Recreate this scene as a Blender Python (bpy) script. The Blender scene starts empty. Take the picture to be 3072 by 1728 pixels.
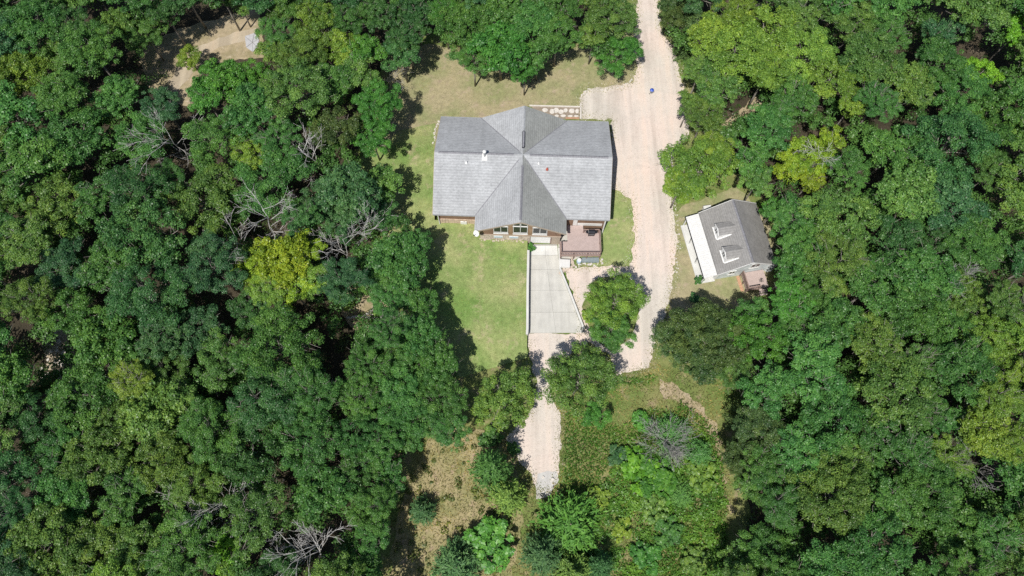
import bpy, bmesh, math, random
import numpy as np
from mathutils import Vector, Matrix, noise
from mathutils.geometry import delaunay_2d_cdt

R = math.radians
scene = bpy.context.scene
col = scene.collection

# ------------------------------------------------------------------ camera, sky, sun, exposure
CAM_H, TILT, FOC = 85.0, R(20.0), 2048.0          # metres up, tilt from straight down, focal length in photo pixels
cam_d = bpy.data.cameras.new('camera')
cam_d.sensor_width = 36.0
cam_d.lens = 24.0
cam_d.clip_start = 1.0
cam_d.clip_end = 3000.0
cam = bpy.data.objects.new('camera', cam_d)
cam.location = (0, 0, CAM_H)
cam.rotation_euler = (TILT, 0, 0)
col.objects.link(cam)
scene.camera = cam

SHX, SHY = 0.26, 0.55                              # shadow run per metre of height
SUN_EL = math.atan2(1.0, math.hypot(SHX, SHY))
world = bpy.data.worlds.new('World')
scene.world = world
world.use_nodes = True
wn = world.node_tree
bg = wn.nodes['Background']
sky = wn.nodes.new('ShaderNodeTexSky')
sky.sky_type = 'NISHITA'
sky.sun_disc = False
sky.sun_elevation = SUN_EL
sky.sun_rotation = math.atan2(-SHX, -SHY)
sky.altitude = 300
wn.links.new(sky.outputs[0], bg.inputs[0])
bg.inputs[1].default_value = 0.082
sun_d = bpy.data.lights.new('sun', 'SUN')
sun_d.energy = 4.8
sun_d.angle = R(0.53)
sun_d.color = (1.0, 0.955, 0.88)
sun = bpy.data.objects.new('sun', sun_d)
sun.rotation_euler = Vector((SHX, SHY, -1.0)).to_track_quat('-Z', 'Y').to_euler()
sun.location = (-20, -50, 120)
col.objects.link(sun)
scene.view_settings.view_transform = 'Standard'
scene.view_settings.look = 'None'
scene.view_settings.exposure = 0.0
scene.view_settings.gamma = 1.0
scene.cycles.use_denoising = False               # keep the fine grain of the leaves
scene.cycles.max_bounces = 6

# ------------------------------------------------------------------ helpers
def at(px, py, z=0.0):
    """place on the plane z that the surveyor reads off the photograph at (px, py), photo pixels"""
    d = Vector(((px - 1536) / FOC, -(py - 864) / FOC, -1.0))
    d = Matrix.Rotation(TILT, 3, 'X') @ d
    k = (z - CAM_H) / d.z
    return Vector((d.x * k, d.y * k, z))

S = 3072 / 2576.0
def ad(x, y, z=0.0):                               # the same from the half-size survey sketch
    return at(x * S, y * S, z)

def tag(o, label=None, cat=None, group=None, kind=None):
    if label: o['label'] = label
    if cat: o['category'] = cat
    if group: o['group'] = group
    if kind: o['kind'] = kind
    return o

def empty(name, loc=(0, 0, 0), rz=0.0):
    o = bpy.data.objects.new(name, None)
    o.location = loc
    o.rotation_euler = (0, 0, rz)
    o.empty_display_size = 0.3
    col.objects.link(o)
    return o

def link(name, me, parent=None):
    o = bpy.data.objects.new(name, me)
    col.objects.link(o)
    if parent: o.parent = parent
    return o

class MB:
    """collects boxes, prisms and tubes; build() links them as ONE mesh"""
    def __init__(s): s.v, s.f = [], []
    def add(s, vs, fs):
        n = len(s.v)
        s.v += [tuple(p) for p in vs]
        s.f += [tuple(i + n for i in f) for f in fs]
        return s
    def box(s, x0, x1, y0, y1, z0, z1):
        return s.add([(x0,y0,z0),(x1,y0,z0),(x1,y1,z0),(x0,y1,z0),(x0,y0,z1),(x1,y0,z1),(x1,y1,z1),(x0,y1,z1)],
                     [(0,3,2,1),(4,5,6,7),(0,1,5,4),(1,2,6,5),(2,3,7,6),(3,0,4,7)])
    def bar(s, a, b, w, h, up=(0, 0, 1)):
        a, b = Vector(a), Vector(b)
        d = (b - a).normalized(); up = Vector(up)
        sd = d.cross(up)
        sd = Vector((1, 0, 0)) if sd.length < 1e-5 else sd.normalized()
        u = sd.cross(d)
        vs = []
        for p in (a, b):
            for i, j in ((-1,-1),(1,-1),(1,1),(-1,1)): vs.append(p + sd*(w/2*i) + u*(h/2*j))
        return s.add(vs, [(0,1,2,3),(7,6,5,4),(0,4,5,1),(1,5,6,2),(2,6,7,3),(3,7,4,0)])
    def prism(s, poly, z0, z1):
        n = len(poly)
        vs = [(p[0], p[1], z0) for p in poly] + [(p[0], p[1], z1) for p in poly]
        fs = [tuple(range(n-1, -1, -1)), tuple(range(n, 2*n))] + [(i, (i+1) % n, n+(i+1) % n, n+i) for i in range(n)]
        return s.add(vs, fs)
    def tube(s, pts, rad, n=6):
        base = len(s.v); m = len(pts)
        for i, p in enumerate(pts):
            p = Vector(p)
            d = (Vector(pts[min(i+1, m-1)]) - Vector(pts[max(i-1, 0)])).normalized()
            a = d.orthogonal().normalized(); b = d.cross(a)
            for k in range(n):
                t = 2*math.pi*k/n
                s.v.append(tuple(p + (a*math.cos(t) + b*math.sin(t))*rad[i]))
        for i in range(m-1):
            for k in range(n):
                s.f.append((base+i*n+k, base+i*n+(k+1) % n, base+(i+1)*n+(k+1) % n, base+(i+1)*n+k))
        s.f.append(tuple(base+k for k in range(n-1, -1, -1)))
        s.f.append(tuple(base+(m-1)*n+k for k in range(n)))
        return s
    def lathe(s, c, prof, n=16, axis='Z'):
        base = len(s.v); c = Vector(c)
        for r, z in prof:
            for k in range(n):
                t = 2*math.pi*k/n
                s.v.append(tuple(c + Vector((r*math.cos(t), r*math.sin(t), z))))
        for i in range(len(prof)-1):
            for k in range(n):
                s.f.append((base+i*n+k, base+i*n+(k+1) % n, base+(i+1)*n+(k+1) % n, base+(i+1)*n+k))
        s.f.append(tuple(base+k for k in range(n-1, -1, -1)))
        s.f.append(tuple(base+(len(prof)-1)*n+k for k in range(n)))
        return s
    def mesh(s, name, mat=None, smooth=False):
        me = bpy.data.meshes.new(name)
        me.from_pydata(s.v, [], s.f)
        if mat: me.materials.append(mat)
        if smooth: me.polygons.foreach_set('use_smooth', [True]*len(me.polygons))
        me.update()
        return me
    def build(s, name, mat, parent=None, smooth=False, bevel=0.0):
        o = link(name, s.mesh(name, mat, smooth), parent)
        if bevel:
            b = o.modifiers.new('bevel', 'BEVEL'); b.width = bevel; b.segments = 2; b.limit_method = 'ANGLE'
        return o

# ------------------------------------------------------------------ materials
def new_mat(name, rough=0.8, spec=0.3):
    m = bpy.data.materials.new(name)
    m.use_nodes = True
    p = m.node_tree.nodes['Principled BSDF']
    p.inputs['Roughness'].default_value = rough
    p.inputs['Specular IOR Level'].default_value = spec
    return m, m.node_tree, p

def _n(nt, t, **kw):
    n = nt.nodes.new(t)
    for k, v in kw.items(): setattr(n, k, v)
    return n

def _noise(nt, vec, scale, detail=4, rough=0.55):
    n = _n(nt, 'ShaderNodeTexNoise')
    n.inputs['Scale'].default_value = scale
    n.inputs['Detail'].default_value = detail
    n.inputs['Roughness'].default_value = rough
    if vec: nt.links.new(vec, n.inputs['Vector'])
    return n.outputs['Fac']

def _ramp(nt, fac, stops):
    r = _n(nt, 'ShaderNodeValToRGB')
    e = r.color_ramp.elements
    while len(e) > len(stops): e.remove(e[-1])
    while len(e) < len(stops): e.new(1.0)
    for k, (p, c) in enumerate(stops):
        e[k].position = p
        e[k].color = (*c, 1) if len(c) == 3 else c
    nt.links.new(fac, r.inputs[0])
    return r.outputs[0]

def _mix(nt, fac, a, b, mode='MIX'):
    m = _n(nt, 'ShaderNodeMix', data_type='RGBA', blend_type=mode)
    for sock, v in ((m.inputs[0], fac), (m.inputs[6], a), (m.inputs[7], b)):
        if isinstance(v, (int, float)): sock.default_value = v
        elif isinstance(v, tuple): sock.default_value = (*v, 1) if len(v) == 3 else v
        else: nt.links.new(v, sock)
    return m.outputs[2]

def _bump(nt, p, h, strength=0.4, dist=0.05):
    b = _n(nt, 'ShaderNodeBump')
    b.inputs['Strength'].default_value = strength
    b.inputs['Distance'].default_value = dist
    nt.links.new(h, b.inputs['Height'])
    nt.links.new(b.outputs[0], p.inputs['Normal'])

def _obj(nt): return _n(nt, 'ShaderNodeTexCoord').outputs['Object']
def _map(nt, vec, scale=(1, 1, 1), rot=(0, 0, 0)):
    m = _n(nt, 'ShaderNodeMapping')
    m.inputs['Scale'].default_value = scale
    m.inputs['Rotation'].default_value = rot
    nt.links.new(vec, m.inputs['Vector'])
    return m.outputs[0]

BW = lambda a: (a, a, a)

def mat_plain(name, c, rough=0.7, var=0.15, scale=3.0, spec=0.3, metal=0.0, bump=0.0):
    m, nt, p = new_mat(name, rough, spec)
    v = _obj(nt)
    f = _noise(nt, v, scale, 5)
    g = _noise(nt, v, scale*9, 3)
    c0 = tuple(x*(1-var) for x in c); c1 = tuple(min(1, x*(1+var)) for x in c)
    a = _ramp(nt, f, [(0.3, c0), (0.7, c1)])
    a = _mix(nt, 0.35, a, _ramp(nt, g, [(0.3, BW(0.75)), (0.7, BW(1.0))]), 'MULTIPLY')
    nt.links.new(a, p.inputs['Base Color'])
    p.inputs['Metallic'].default_value = metal
    if bump: _bump(nt, p, g, bump, 0.02)
    return m

def mat_floor():
    m, nt, p = new_mat('leaf_litter', 0.95, 0.1)
    v = _obj(nt)
    a = _ramp(nt, _noise(nt, v, 0.22, 5, 0.6), [(0.3, (0.05, 0.044, 0.03)), (0.6, (0.085, 0.07, 0.048)), (0.8, (0.21, 0.17, 0.125))])
    b = _ramp(nt, _noise(nt, v, 6.0, 5, 0.7), [(0.3, BW(0.35)), (0.62, BW(1.15))])
    a = _mix(nt, 0.8, a, b, 'MULTIPLY')
    w = _n(nt, 'ShaderNodeTexVoronoi'); w.inputs['Scale'].default_value = 3.2
    nt.links.new(v, w.inputs['Vector'])
    spots = _ramp(nt, w.outputs['Distance'], [(0.08, BW(1.0)), (0.16, BW(0.0))])
    pat = _ramp(nt, _noise(nt, v, 0.35, 3), [(0.5, BW(0.0)), (0.62, BW(0.7))])
    k = _mix(nt, 1.0, spots, pat, 'MULTIPLY')
    a = _mix(nt, k, a, (0.42, 0.38, 0.34))
    nt.links.new(a, p.inputs['Base Color'])
    _bump(nt, p, _noise(nt, v, 5.0, 5, 0.7), 0.8, 0.15)
    return m

def mat_lawn(name, green, dry, bare, bias=0.5, s=0.16):
    m, nt, p = new_mat(name, 0.95, 0.1)
    v = _obj(nt)
    f = _noise(nt, v, s, 6, 0.6)
    a = _ramp(nt, f, [(bias-0.17, green), (bias, tuple((x+y)/2 for x, y in zip(green, dry))), (bias+0.13, dry)])
    g = _ramp(nt, _noise(nt, v, s*3.3, 5, 0.7), [(0.54, BW(0.0)), (0.68, BW(0.8))])
    a = _mix(nt, g, a, bare)
    fine = _noise(nt, v, 9.0, 4, 0.75)
    a = _mix(nt, 0.75, a, _ramp(nt, fine, [(0.3, BW(0.55)), (0.7, BW(1.25))]), 'MULTIPLY')
    mid = _noise(nt, v, 1.7, 4, 0.6)
    a = _mix(nt, 0.6, a, _ramp(nt, mid, [(0.3, BW(0.66)), (0.7, BW(1.2))]), 'MULTIPLY')
    nt.links.new(a, p.inputs['Base Color'])
    _bump(nt, p, fine, 0.7, 0.06)
    return m

def mat_gravel(name='gravel', c0=(0.61, 0.565, 0.505), c1=(0.68, 0.575, 0.51)):
    m, nt, p = new_mat(name, 0.9, 0.2)
    v = _obj(nt)
    a = _ramp(nt, _noise(nt, v, 0.13, 4, 0.5), [(0.35, c0), (0.65, c1)])
    w = _n(nt, 'ShaderNodeTexVoronoi'); w.inputs['Scale'].default_value = 11.0
    nt.links.new(v, w.inputs['Vector'])
    tone = _n(nt, 'ShaderNodeSeparateColor'); nt.links.new(w.outputs['Color'], tone.inputs[0])
    a = _mix(nt, 0.55, a, _ramp(nt, tone.outputs[0], [(0.0, BW(0.74)), (0.3, BW(0.97)), (1.0, BW(1.08))]), 'MULTIPLY')
    dirt = _ramp(nt, _noise(nt, v, 0.9, 5, 0.65), [(0.28, BW(0.88)), (0.5, BW(1.0))])
    a = _mix(nt, 0.8, a, dirt, 'MULTIPLY')
    trk = _noise(nt, _map(nt, v, (1.0, 0.07, 1), (0, 0, -0.06)), 0.75, 4, 0.55)
    a = _mix(nt, 0.85, a, _ramp(nt, trk, [(0.34, (0.8, 0.79, 0.78)), (0.5, BW(1.0)), (0.64, (1.08, 1.02, 0.98))]), 'MULTIPLY')
    sp = _ramp(nt, _noise(nt, v, 2.6, 2, 0.5), [(0.72, BW(0.0)), (0.77, BW(0.7))])
    a = _mix(nt, sp, a, (0.25, 0.2, 0.15))
    nt.links.new(a, p.inputs['Base Color'])
    _bump(nt, p, w.outputs['Distance'], 0.45, 0.04)
    return m

def mat_concrete(name, c):
    m, nt, p = new_mat(name, 0.85, 0.25)
    v = _obj(nt)
    a = _ramp(nt, _noise(nt, v, 0.6, 6, 0.6), [(0.3, tuple(x*0.86 for x in c)), (0.7, tuple(x*1.06 for x in c))])
    st = _noise(nt, _map(nt, v, (1.4, 0.18, 1)), 1.2, 5, 0.6)
    a = _mix(nt, 0.6, a, _ramp(nt, st, [(0.35, BW(0.84)), (0.6, BW(1.04))]), 'MULTIPLY')
    a = _mix(nt, 0.5, a, _ramp(nt, _noise(nt, v, 14, 4, 0.7), [(0.3, BW(0.86)), (0.7, BW(1.05))]), 'MULTIPLY')
    nt.links.new(a, p.inputs['Base Color'])
    _bump(nt, p, _noise(nt, v, 25, 3), 0.15, 0.01)
    return m

def mat_shingle(name, c, course=0.28):
    m, nt, p = new_mat(name, 0.86, 0.3)
    v = _obj(nt)
    a = _ramp(nt, _noise(nt, v, 0.35, 5, 0.6), [(0.3, tuple(x*0.87 for x in c)), (0.7, tuple(x*1.1 for x in c))])
    b = _n(nt, 'ShaderNodeTexVoronoi'); b.inputs['Scale'].default_value = 1.0
    nt.links.new(_map(nt, v, (4.5, 4.5, 8.0)), b.inputs['Vector'])
    tone = _n(nt, 'ShaderNodeSeparateColor'); nt.links.new(b.outputs['Color'], tone.inputs[0])
    a = _mix(nt, 0.75, a, _ramp(nt, tone.outputs[0], [(0.0, BW(0.82)), (1.0, BW(1.1))]), 'MULTIPLY')
    wv = _n(nt, 'ShaderNodeTexWave', bands_direction='Z')
    wv.inputs['Scale'].default_value = 2.2; wv.inputs['Distortion'].default_value = 0.6; wv.inputs['Detail'].default_value = 2
    nt.links.new(v, wv.inputs['Vector'])
    a = _mix(nt, 0.75, a, _ramp(nt, wv.outputs['Fac'], [(0.0, BW(0.78)), (0.4, BW(1.0))]), 'MULTIPLY')
    a = _mix(nt, 0.8, a, _ramp(nt, _noise(nt, v, 11, 4, 0.75), [(0.3, BW(0.8)), (0.7, BW(1.1))]), 'MULTIPLY')
    st = _noise(nt, _map(nt, v, (0.9, 0.13, 0.13)), 1.3, 4, 0.6)
    a = _mix(nt, 0.4, a, _ramp(nt, st, [(0.35, BW(0.86)), (0.6, BW(1.04))]), 'MULTIPLY')
    nt.links.new(a, p.inputs['Base Color'])
    _bump(nt, p, tone.outputs[0], 0.35, 0.02)
    return m

def mat_siding(name, c, pitch=6.0, axis='X'):
    m, nt, p = new_mat(name, 0.8, 0.25)
    v = _obj(nt)
    wv = _n(nt, 'ShaderNodeTexWave', bands_direction=axis)
    wv.inputs['Scale'].default_value = pitch
    nt.links.new(v, wv.inputs['Vector'])
    a = _ramp(nt, _noise(nt, v, 1.3, 5, 0.65), [(0.3, tuple(x*0.75 for x in c)), (0.7, tuple(x*1.25 for x in c))])
    a = _mix(nt, 0.7, a, _ramp(nt, wv.outputs['Fac'], [(0.0, BW(0.6)), (0.25, BW(1.0))]), 'MULTIPLY')
    nt.links.new(a, p.inputs['Base Color'])
    _bump(nt, p, wv.outputs['Fac'], 0.4, 0.02)
    return m

def mat_glass(name='window_glass'):
    m, nt, p = new_mat(name, 0.06, 0.5)
    p.inputs['Base Color'].default_value = (0.02, 0.026, 0.03, 1)
    return m

def mat_leaf(name, gloss=0.42, trans=0.22):
    """foliage: the tree's own colour with a tone for each leaf"""
    m, nt, p = new_mat(name, gloss, 0.34)
    oi = _n(nt, 'ShaderNodeObjectInfo')
    at_ = _n(nt, 'ShaderNodeAttribute', attribute_name='tint')
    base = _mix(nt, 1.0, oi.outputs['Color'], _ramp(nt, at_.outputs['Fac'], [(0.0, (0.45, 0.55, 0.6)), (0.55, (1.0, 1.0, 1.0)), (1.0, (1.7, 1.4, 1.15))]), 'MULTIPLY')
    nt.links.new(base, p.inputs['Base Color'])
    tr = _n(nt, 'ShaderNodeBsdfTranslucent')
    nt.links.new(_mix(nt, 1.0, base, (1.25, 1.25, 0.7), 'MULTIPLY'), tr.inputs['Color'])
    mx = _n(nt, 'ShaderNodeMixShader'); mx.inputs[0].default_value = trans
    out = nt.nodes['Material Output']
    nt.links.new(p.outputs[0], mx.inputs[1]); nt.links.new(tr.outputs[0], mx.inputs[2])
    nt.links.new(mx.outputs[0], out.inputs['Surface'])
    return m

M = {}
M['floor'] = mat_floor()
M['lawn'] = mat_lawn('lawn_grass', (0.18, 0.295, 0.08), (0.42, 0.43, 0.2), (0.46, 0.4, 0.25), 0.53)
M['lawn_n'] = mat_lawn('worn_lawn', (0.23, 0.28, 0.11), (0.41, 0.36, 0.22), (0.46, 0.37, 0.27), 0.45)
M['meadow'] = mat_lawn('rough_meadow', (0.12, 0.2, 0.045), (0.27, 0.27, 0.11), (0.38, 0.29, 0.19), 0.52, 0.2)
M['dry_meadow'] = mat_lawn('dry_meadow', (0.2, 0.23, 0.08), (0.4, 0.34, 0.19), (0.46, 0.34, 0.25), 0.46, 0.28)
M['dry'] = mat_lawn('dry_ground', (0.28, 0.25, 0.13), (0.44, 0.36, 0.24), (0.52, 0.44, 0.33), 0.42, 0.3)
M['gravel'] = mat_gravel()
M['path'] = mat_gravel('path_stones', (0.42, 0.35, 0.25), (0.5, 0.43, 0.33))
M['pale_rock'] = mat_gravel('pale_rock', (0.5, 0.49, 0.48), (0.58, 0.57, 0.55))
M['concrete'] = mat_concrete('drive_concrete', (0.57, 0.56, 0.52))
M['concrete_lt'] = mat_concrete('pale_concrete', (0.66, 0.66, 0.64))
M['concrete_dk'] = mat_concrete('joint_concrete', (0.36, 0.355, 0.33))
M['roof'] = mat_shingle('grey_shingle', (0.425, 0.437, 0.45))
M['roof_east_shade'] = mat_shingle('shaded_algae_shingle', (0.32, 0.33, 0.315))
M['roof2'] = mat_shingle('brown_grey_shingle', (0.29, 0.283, 0.275))
M['cap'] = mat_plain('ridge_shingle', (0.23, 0.23, 0.25), 0.9, 0.2, 4)
M['brown'] = mat_siding('brown_siding', (0.26, 0.165, 0.115), 4.0)
M['cedarwood'] = mat_siding('cedar_boards', (0.36, 0.24, 0.15), 5.0)
M['white'] = mat_plain('white_paint', (0.78, 0.78, 0.77), 0.5, 0.04)
M['metal_white'] = mat_plain('white_metal_sheet', (0.68, 0.68, 0.67), 0.5, 0.07, spec=0.5)
M['white_siding'] = mat_siding('white_siding', (0.62, 0.68, 0.7), 5.0, 'Z')
M['tan'] = mat_plain('tan_trim', (0.42, 0.35, 0.28), 0.7, 0.1)
M['stone'] = mat_plain('field_stone', (0.55, 0.47, 0.4), 0.9, 0.28, 1.6, bump=0.3)
M['stone_lt'] = mat_plain('pale_stone', (0.66, 0.62, 0.57), 0.9, 0.14, 2.5, bump=0.3)
M['tanstone'] = mat_plain('tan_stone', (0.6, 0.47, 0.36), 0.9, 0.18, 2.5, bump=0.3)
M['mortar'] = mat_plain('mortar', (0.3, 0.25, 0.2), 0.95, 0.2, 3)
M['brick'] = mat_plain('orange_brick', (0.5, 0.3, 0.19), 0.9, 0.2, 5)
M['glass'] = mat_glass()
M['deck'] = mat_plain('brown_deck_board', (0.48, 0.385, 0.36), 0.75, 0.08, 2.5)
M['rail'] = mat_plain('brown_rail', (0.3, 0.215, 0.19), 0.65, 0.15, 3)
M['black'] = mat_plain('black_enamel', (0.022, 0.024, 0.03), 0.3, 0.2, 5, spec=0.5)
M['steel'] = mat_plain('galvanised_steel', (0.55, 0.56, 0.57), 0.38, 0.12, 4, metal=0.75)
M['greymetal'] = mat_plain('dull_grey_metal', (0.4, 0.41, 0.42), 0.5, 0.12, 4, metal=0.3)
M['blue'] = mat_plain('blue_enamel', (0.035, 0.1, 0.5), 0.18, 0.06, 4, spec=0.6)
M['paleblue'] = mat_plain('pale_blue_plastic', (0.5, 0.62, 0.75), 0.45, 0.08, 4)
M['tarp'] = mat_plain('blue_grey_tarp', (0.24, 0.29, 0.31), 0.6, 0.12, 3)
M['red'] = mat_plain('red_vent', (0.42, 0.1, 0.07), 0.6, 0.1, 4)
M['slab'] = mat_plain('cracked_slab', (0.47, 0.47, 0.49), 0.85, 0.12, 2, bump=0.3)
M['bark'] = mat_plain('bark', (0.2, 0.17, 0.14), 0.95, 0.3, 4, bump=0.5)
M['bark_lt'] = mat_plain('pale_limb', (0.27, 0.25, 0.22), 0.9, 0.25, 4, bump=0.4)
M['dead'] = mat_plain('weathered_deadwood', (0.56, 0.54, 0.52), 0.9, 0.22, 3, bump=0.3)
M['dead_dk'] = mat_plain('grey_deadwood', (0.36, 0.35, 0.34), 0.9, 0.25, 3, bump=0.3)
M['leaf'] = mat_leaf('broad_leaf')
M['needle'] = mat_leaf('cedar_needle', 0.6, 0.12)

# ------------------------------------------------------------------ ground sheets
def densify(poly, step=0.7, amp=0.35, freq=0.55, seed=0.0):
    out = []
    n = len(poly)
    for i in range(n):
        a, b = Vector(poly[i][:2]), Vector(poly[(i+1) % n][:2])
        k = max(1, int((b-a).length/step))
        nrm = Vector((-(b-a).y, (b-a).x)).normalized() if (b-a).length > 0 else Vector((0, 0))
        for j in range(k):
            p = a.lerp(b, j/k)
            w = noise.noise((p.x*freq, p.y*freq, seed)) + 0.6*noise.noise((p.x*freq*3.1, p.y*freq*3.1, seed+7))
            out.append(p + nrm*w*amp)
    return out

def inside(poly, x, y):
    c = False
    n = len(poly)
    for i in range(n):
        x0, y0 = poly[i][0], poly[i][1]; x1, y1 = poly[i-1][0], poly[i-1][1]
        if (y0 > y) != (y1 > y) and x < (x1-x0)*(y-y0)/(y1-y0)+x0: c = not c
    return c

def sheet(name, poly, mat, z=0.0, grid=1.5, hfun=None):
    xs = [p[0] for p in poly]; ys = [p[1] for p in poly]
    pts = [Vector((p[0], p[1])) for p in poly]
    nb = len(pts)
    if grid:
        x = min(xs)
        while x < max(xs):
            y = min(ys)
            while y < max(ys):
                qx, qy = x + random.uniform(-.3, .3)*grid, y + random.uniform(-.3, .3)*grid
                if inside(poly, qx, qy): pts.append(Vector((qx, qy)))
                y += grid
            x += grid
    vv, _, ff, *_ = delaunay_2d_cdt(pts, [], [list(range(nb))], 1, 1e-4)
    me = bpy.data.meshes.new(name)
    me.from_pydata([(p.x, p.y, z + (hfun(p.x, p.y) if hfun else 0.0)) for p in vv], [], [list(f) for f in ff])
    me.materials.append(mat)
    me.polygons.foreach_set('use_smooth', [True]*len(me.polygons))
    me.update()
    if me.polygons and sum(p.normal.z for p in me.polygons) < 0: me.flip_normals()
    o = link(name, me)
    o['kind'] = 'structure'
    return o

random.seed(11)
sm = lambda a, b, x: (lambda t: t*t*(3-2*t))(min(1.0, max(0.0, (x-a)/(b-a))))
def terrain(x, y):
    """the lawn terrace: a metre above the drive along its wall and under the west wing"""
    return 0.95 * sm(-17, -9, x) * (1-sm(2.6, 2.61, x)*sm(30, 31, 68-y)) * sm(19, 26, y) * (1-sm(50, 58, y)) * (1-sm(4, 9, x))

def D(*pts): return [ad(x, y) for x, y in pts]

MB().add([(-900, -700, -0.012), (900, -700, -0.012), (900, 1100, -0.012), (-900, 1100, -0.012)], [(0, 1, 2, 3)]).build('ground', M['floor'])['kind'] = 'structure'

lawn_s_poly = densify(D((1325, 600), (1328, 700), (1326, 800), (1325, 838), (1328, 900), (1240, 925), (1160, 950), (1060, 900), (1020, 800), (980, 640),
                        (930, 520), (900, 400), (960, 370), (1000, 330), (1095, 310), (1095, 560), (1205, 570), (1215, 612)), 0.6, 0.12)
lawn_n_poly = densify(D((940, 380), (985, 300), (975, 140), (1080, 110), (1250, 150), (1420, 130), (1600, 70), (1612, 180), (1600, 225), (1478, 232), (1461, 250), (1461, 272), (1330, 268), (1100, 400)), 0.7, 0.3)
lawn_e_poly = densify(D((1500, 480), (1540, 470), (1592, 498), (1600, 580), (1590, 668), (1500, 670), (1445, 655), (1445, 560)), 0.7, 0.2)
lawn_c_poly = densify(D((1690, 530), (1850, 470), (1930, 540), (1960, 640), (1900, 760), (1780, 800), (1680, 800), (1690, 690), (1700, 610)), 0.7, 0.4)
meadow_poly = densify(D((1060, 1100), (1190, 1060), (1290, 1090), (1420, 1010), (1520, 930), (1640, 915), (1760, 930), (1890, 960), (1830, 1090), (1850, 1250), (1860, 1480), (960, 1480), (985, 1290), (1030, 1190)), 0.8, 0.5)
gravel_poly = densify(D((1606, -40), (1652, -40), (1664, 80), (1692, 120), (1714, 200), (1738, 290), (1732, 340), (1694, 385), (1680, 450), (1694, 540), (1704, 610), (1694, 700), (1684, 760),
                        (1645, 860), (1632, 922), (1545, 952), (1535, 890), (1480, 860), (1440, 880), (1398, 930), (1386, 1000), (1412, 1040), (1410, 1110), (1406, 1190), (1392, 1225), (1350, 1240), (1338, 1195), (1300, 1150), (1272, 1105),
                        (1338, 1030), (1350, 960), (1334, 900), (1326, 838), (1470, 838), (1428, 700), (1420, 676), (1500, 668), (1586, 672), (1597, 600), (1588, 500), (1540, 474), (1534, 410), (1540, 300),
                        (1461, 300), (1461, 240), (1480, 224), (1590, 210), (1602, 170), (1588, 110), (1600, 50)), 0.4, 0.38, 0.9)
sheet('grass_verge', densify(D((1560, -40), (1700, -40), (1720, 100), (1760, 200), (1790, 330), (1760, 420), (1860, 440), (1980, 560), (1990, 700), (1940, 800), (1800, 830), (1780, 900), (1920, 950), (1860, 1100), (1890, 1250), (1880, 1490), (940, 1490), (960, 1280), (1000, 1180), (1060, 1080), (1130, 1020), (1080, 900), (1000, 800), (950, 650), (900, 540), (870, 400), (940, 340), (960, 130), (1080, 80), (1300, 100), (1450, 90), (1560, 40)), 1.0, 0.8), M['meadow'], -0.006, 1.5)
sheet('lawn', lawn_s_poly, M['lawn'], 0.012, 0.9, terrain)
sheet('lawn_behind_house', lawn_n_poly, M['lawn_n'], 0.004, 0.9, terrain)
sheet('lawn_beside_deck', lawn_e_poly, M['lawn'], 0.008, 1.2)
sheet('lawn_by_cottage', lawn_c_poly, M['lawn_n'], 0.0, 1.2)
sheet('meadow', meadow_poly, M['meadow'], 0.0, 1.0, lambda x, y: 0.004)
sheet('dry_meadow', densify(D((1075, 1105), (1195, 1075), (1275, 1100), (1300, 1160), (1310, 1250), (1290, 1480), (975, 1480), (998, 1290), (1040, 1195)), 0.7, 0.8), M['dry_meadow'], 0.008, 1.0)
sheet('gravel_drive', gravel_poly, M['gravel'], 0.018, 1.5)
sheet('house_pad', [at(1674, 690), at(1740, 690), at(1740, 772), at(1676, 800)], M['concrete'], 0.022, 0)
sheet('rock_patch', densify(D((1352, 1190), (1402, 1185), (1404, 1205), (1385, 1245), (1352, 1255), (1345, 1220)), 0.5, 0.3), M['pale_rock'], 0.024, 0.8)
sheet('tree_island', densify(D((1462, 770), (1500, 700), (1580, 692), (1612, 760), (1590, 850), (1540, 885), (1490, 845)), 0.6, 0.25), M['meadow'], 0.026, 1.0)
clear_poly = densify(D((340, 120), (460, 70), (560, 40), (650, 20), (665, 140), (540, 160), (505, 190), (490, 270), (440, 260), (370, 210)), 0.7, 0.5)
sheet('woodland_clearing', clear_poly, M['dry'], 0.0, 1.2)
sheet('stone_track', densify(D((600, 78), (645, 70), (640, 95), (560, 118), (510, 140), (480, 190), (440, 235), (425, 215), (450, 160), (500, 115)), 0.6, 0.3), M['path'], 0.01, 1.2)
sheet('rocky_path', densify(D((1655, 945), (1690, 960), (1745, 1005), (1800, 1060), (1815, 1110), (1812, 1170), (1826, 1240), (1850, 1290), (1832, 1300), (1806, 1240), (1796, 1170), (1795, 1105), (1770, 1060), (1700, 1010), (1660, 985)), 0.4, 0.6), M['dry'], 0.012, 1.2)
sheet('woodland_path', densify(D((1905, 235), (1930, 250), (1900, 285), (1850, 315), (1800, 345), (1780, 335), (1830, 300), (1870, 270)), 0.6, 0.3), M['dry'], 0.0, 1.2)
sheet('forest_glade', densify(D((860, 690), (905, 690), (950, 740), (1000, 790), (980, 830), (890, 830), (860, 790)), 0.6, 0.3), M['dry'], 0.0, 1.2)
sheet('rock_outcrop', densify(D((100, 815), (160, 830), (200, 900), (230, 930), (180, 945), (120, 930), (110, 870)), 0.6, 0.5), M['path'], 0.0, 1.2)

# ------------------------------------------------------------------ house
HC, HR = Vector((1.42, 46.55, 0)), R(-2.1)
house = empty('house', HC, HR)
tag(house, 'large brown sided house with grey cross gabled shingle roof in the clearing', 'house')
ZR, ZE, A, B, W, E_, SG = 7.75, 4.6, 7.45, 5.95, -11.5, 11.6, -9.7

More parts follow.
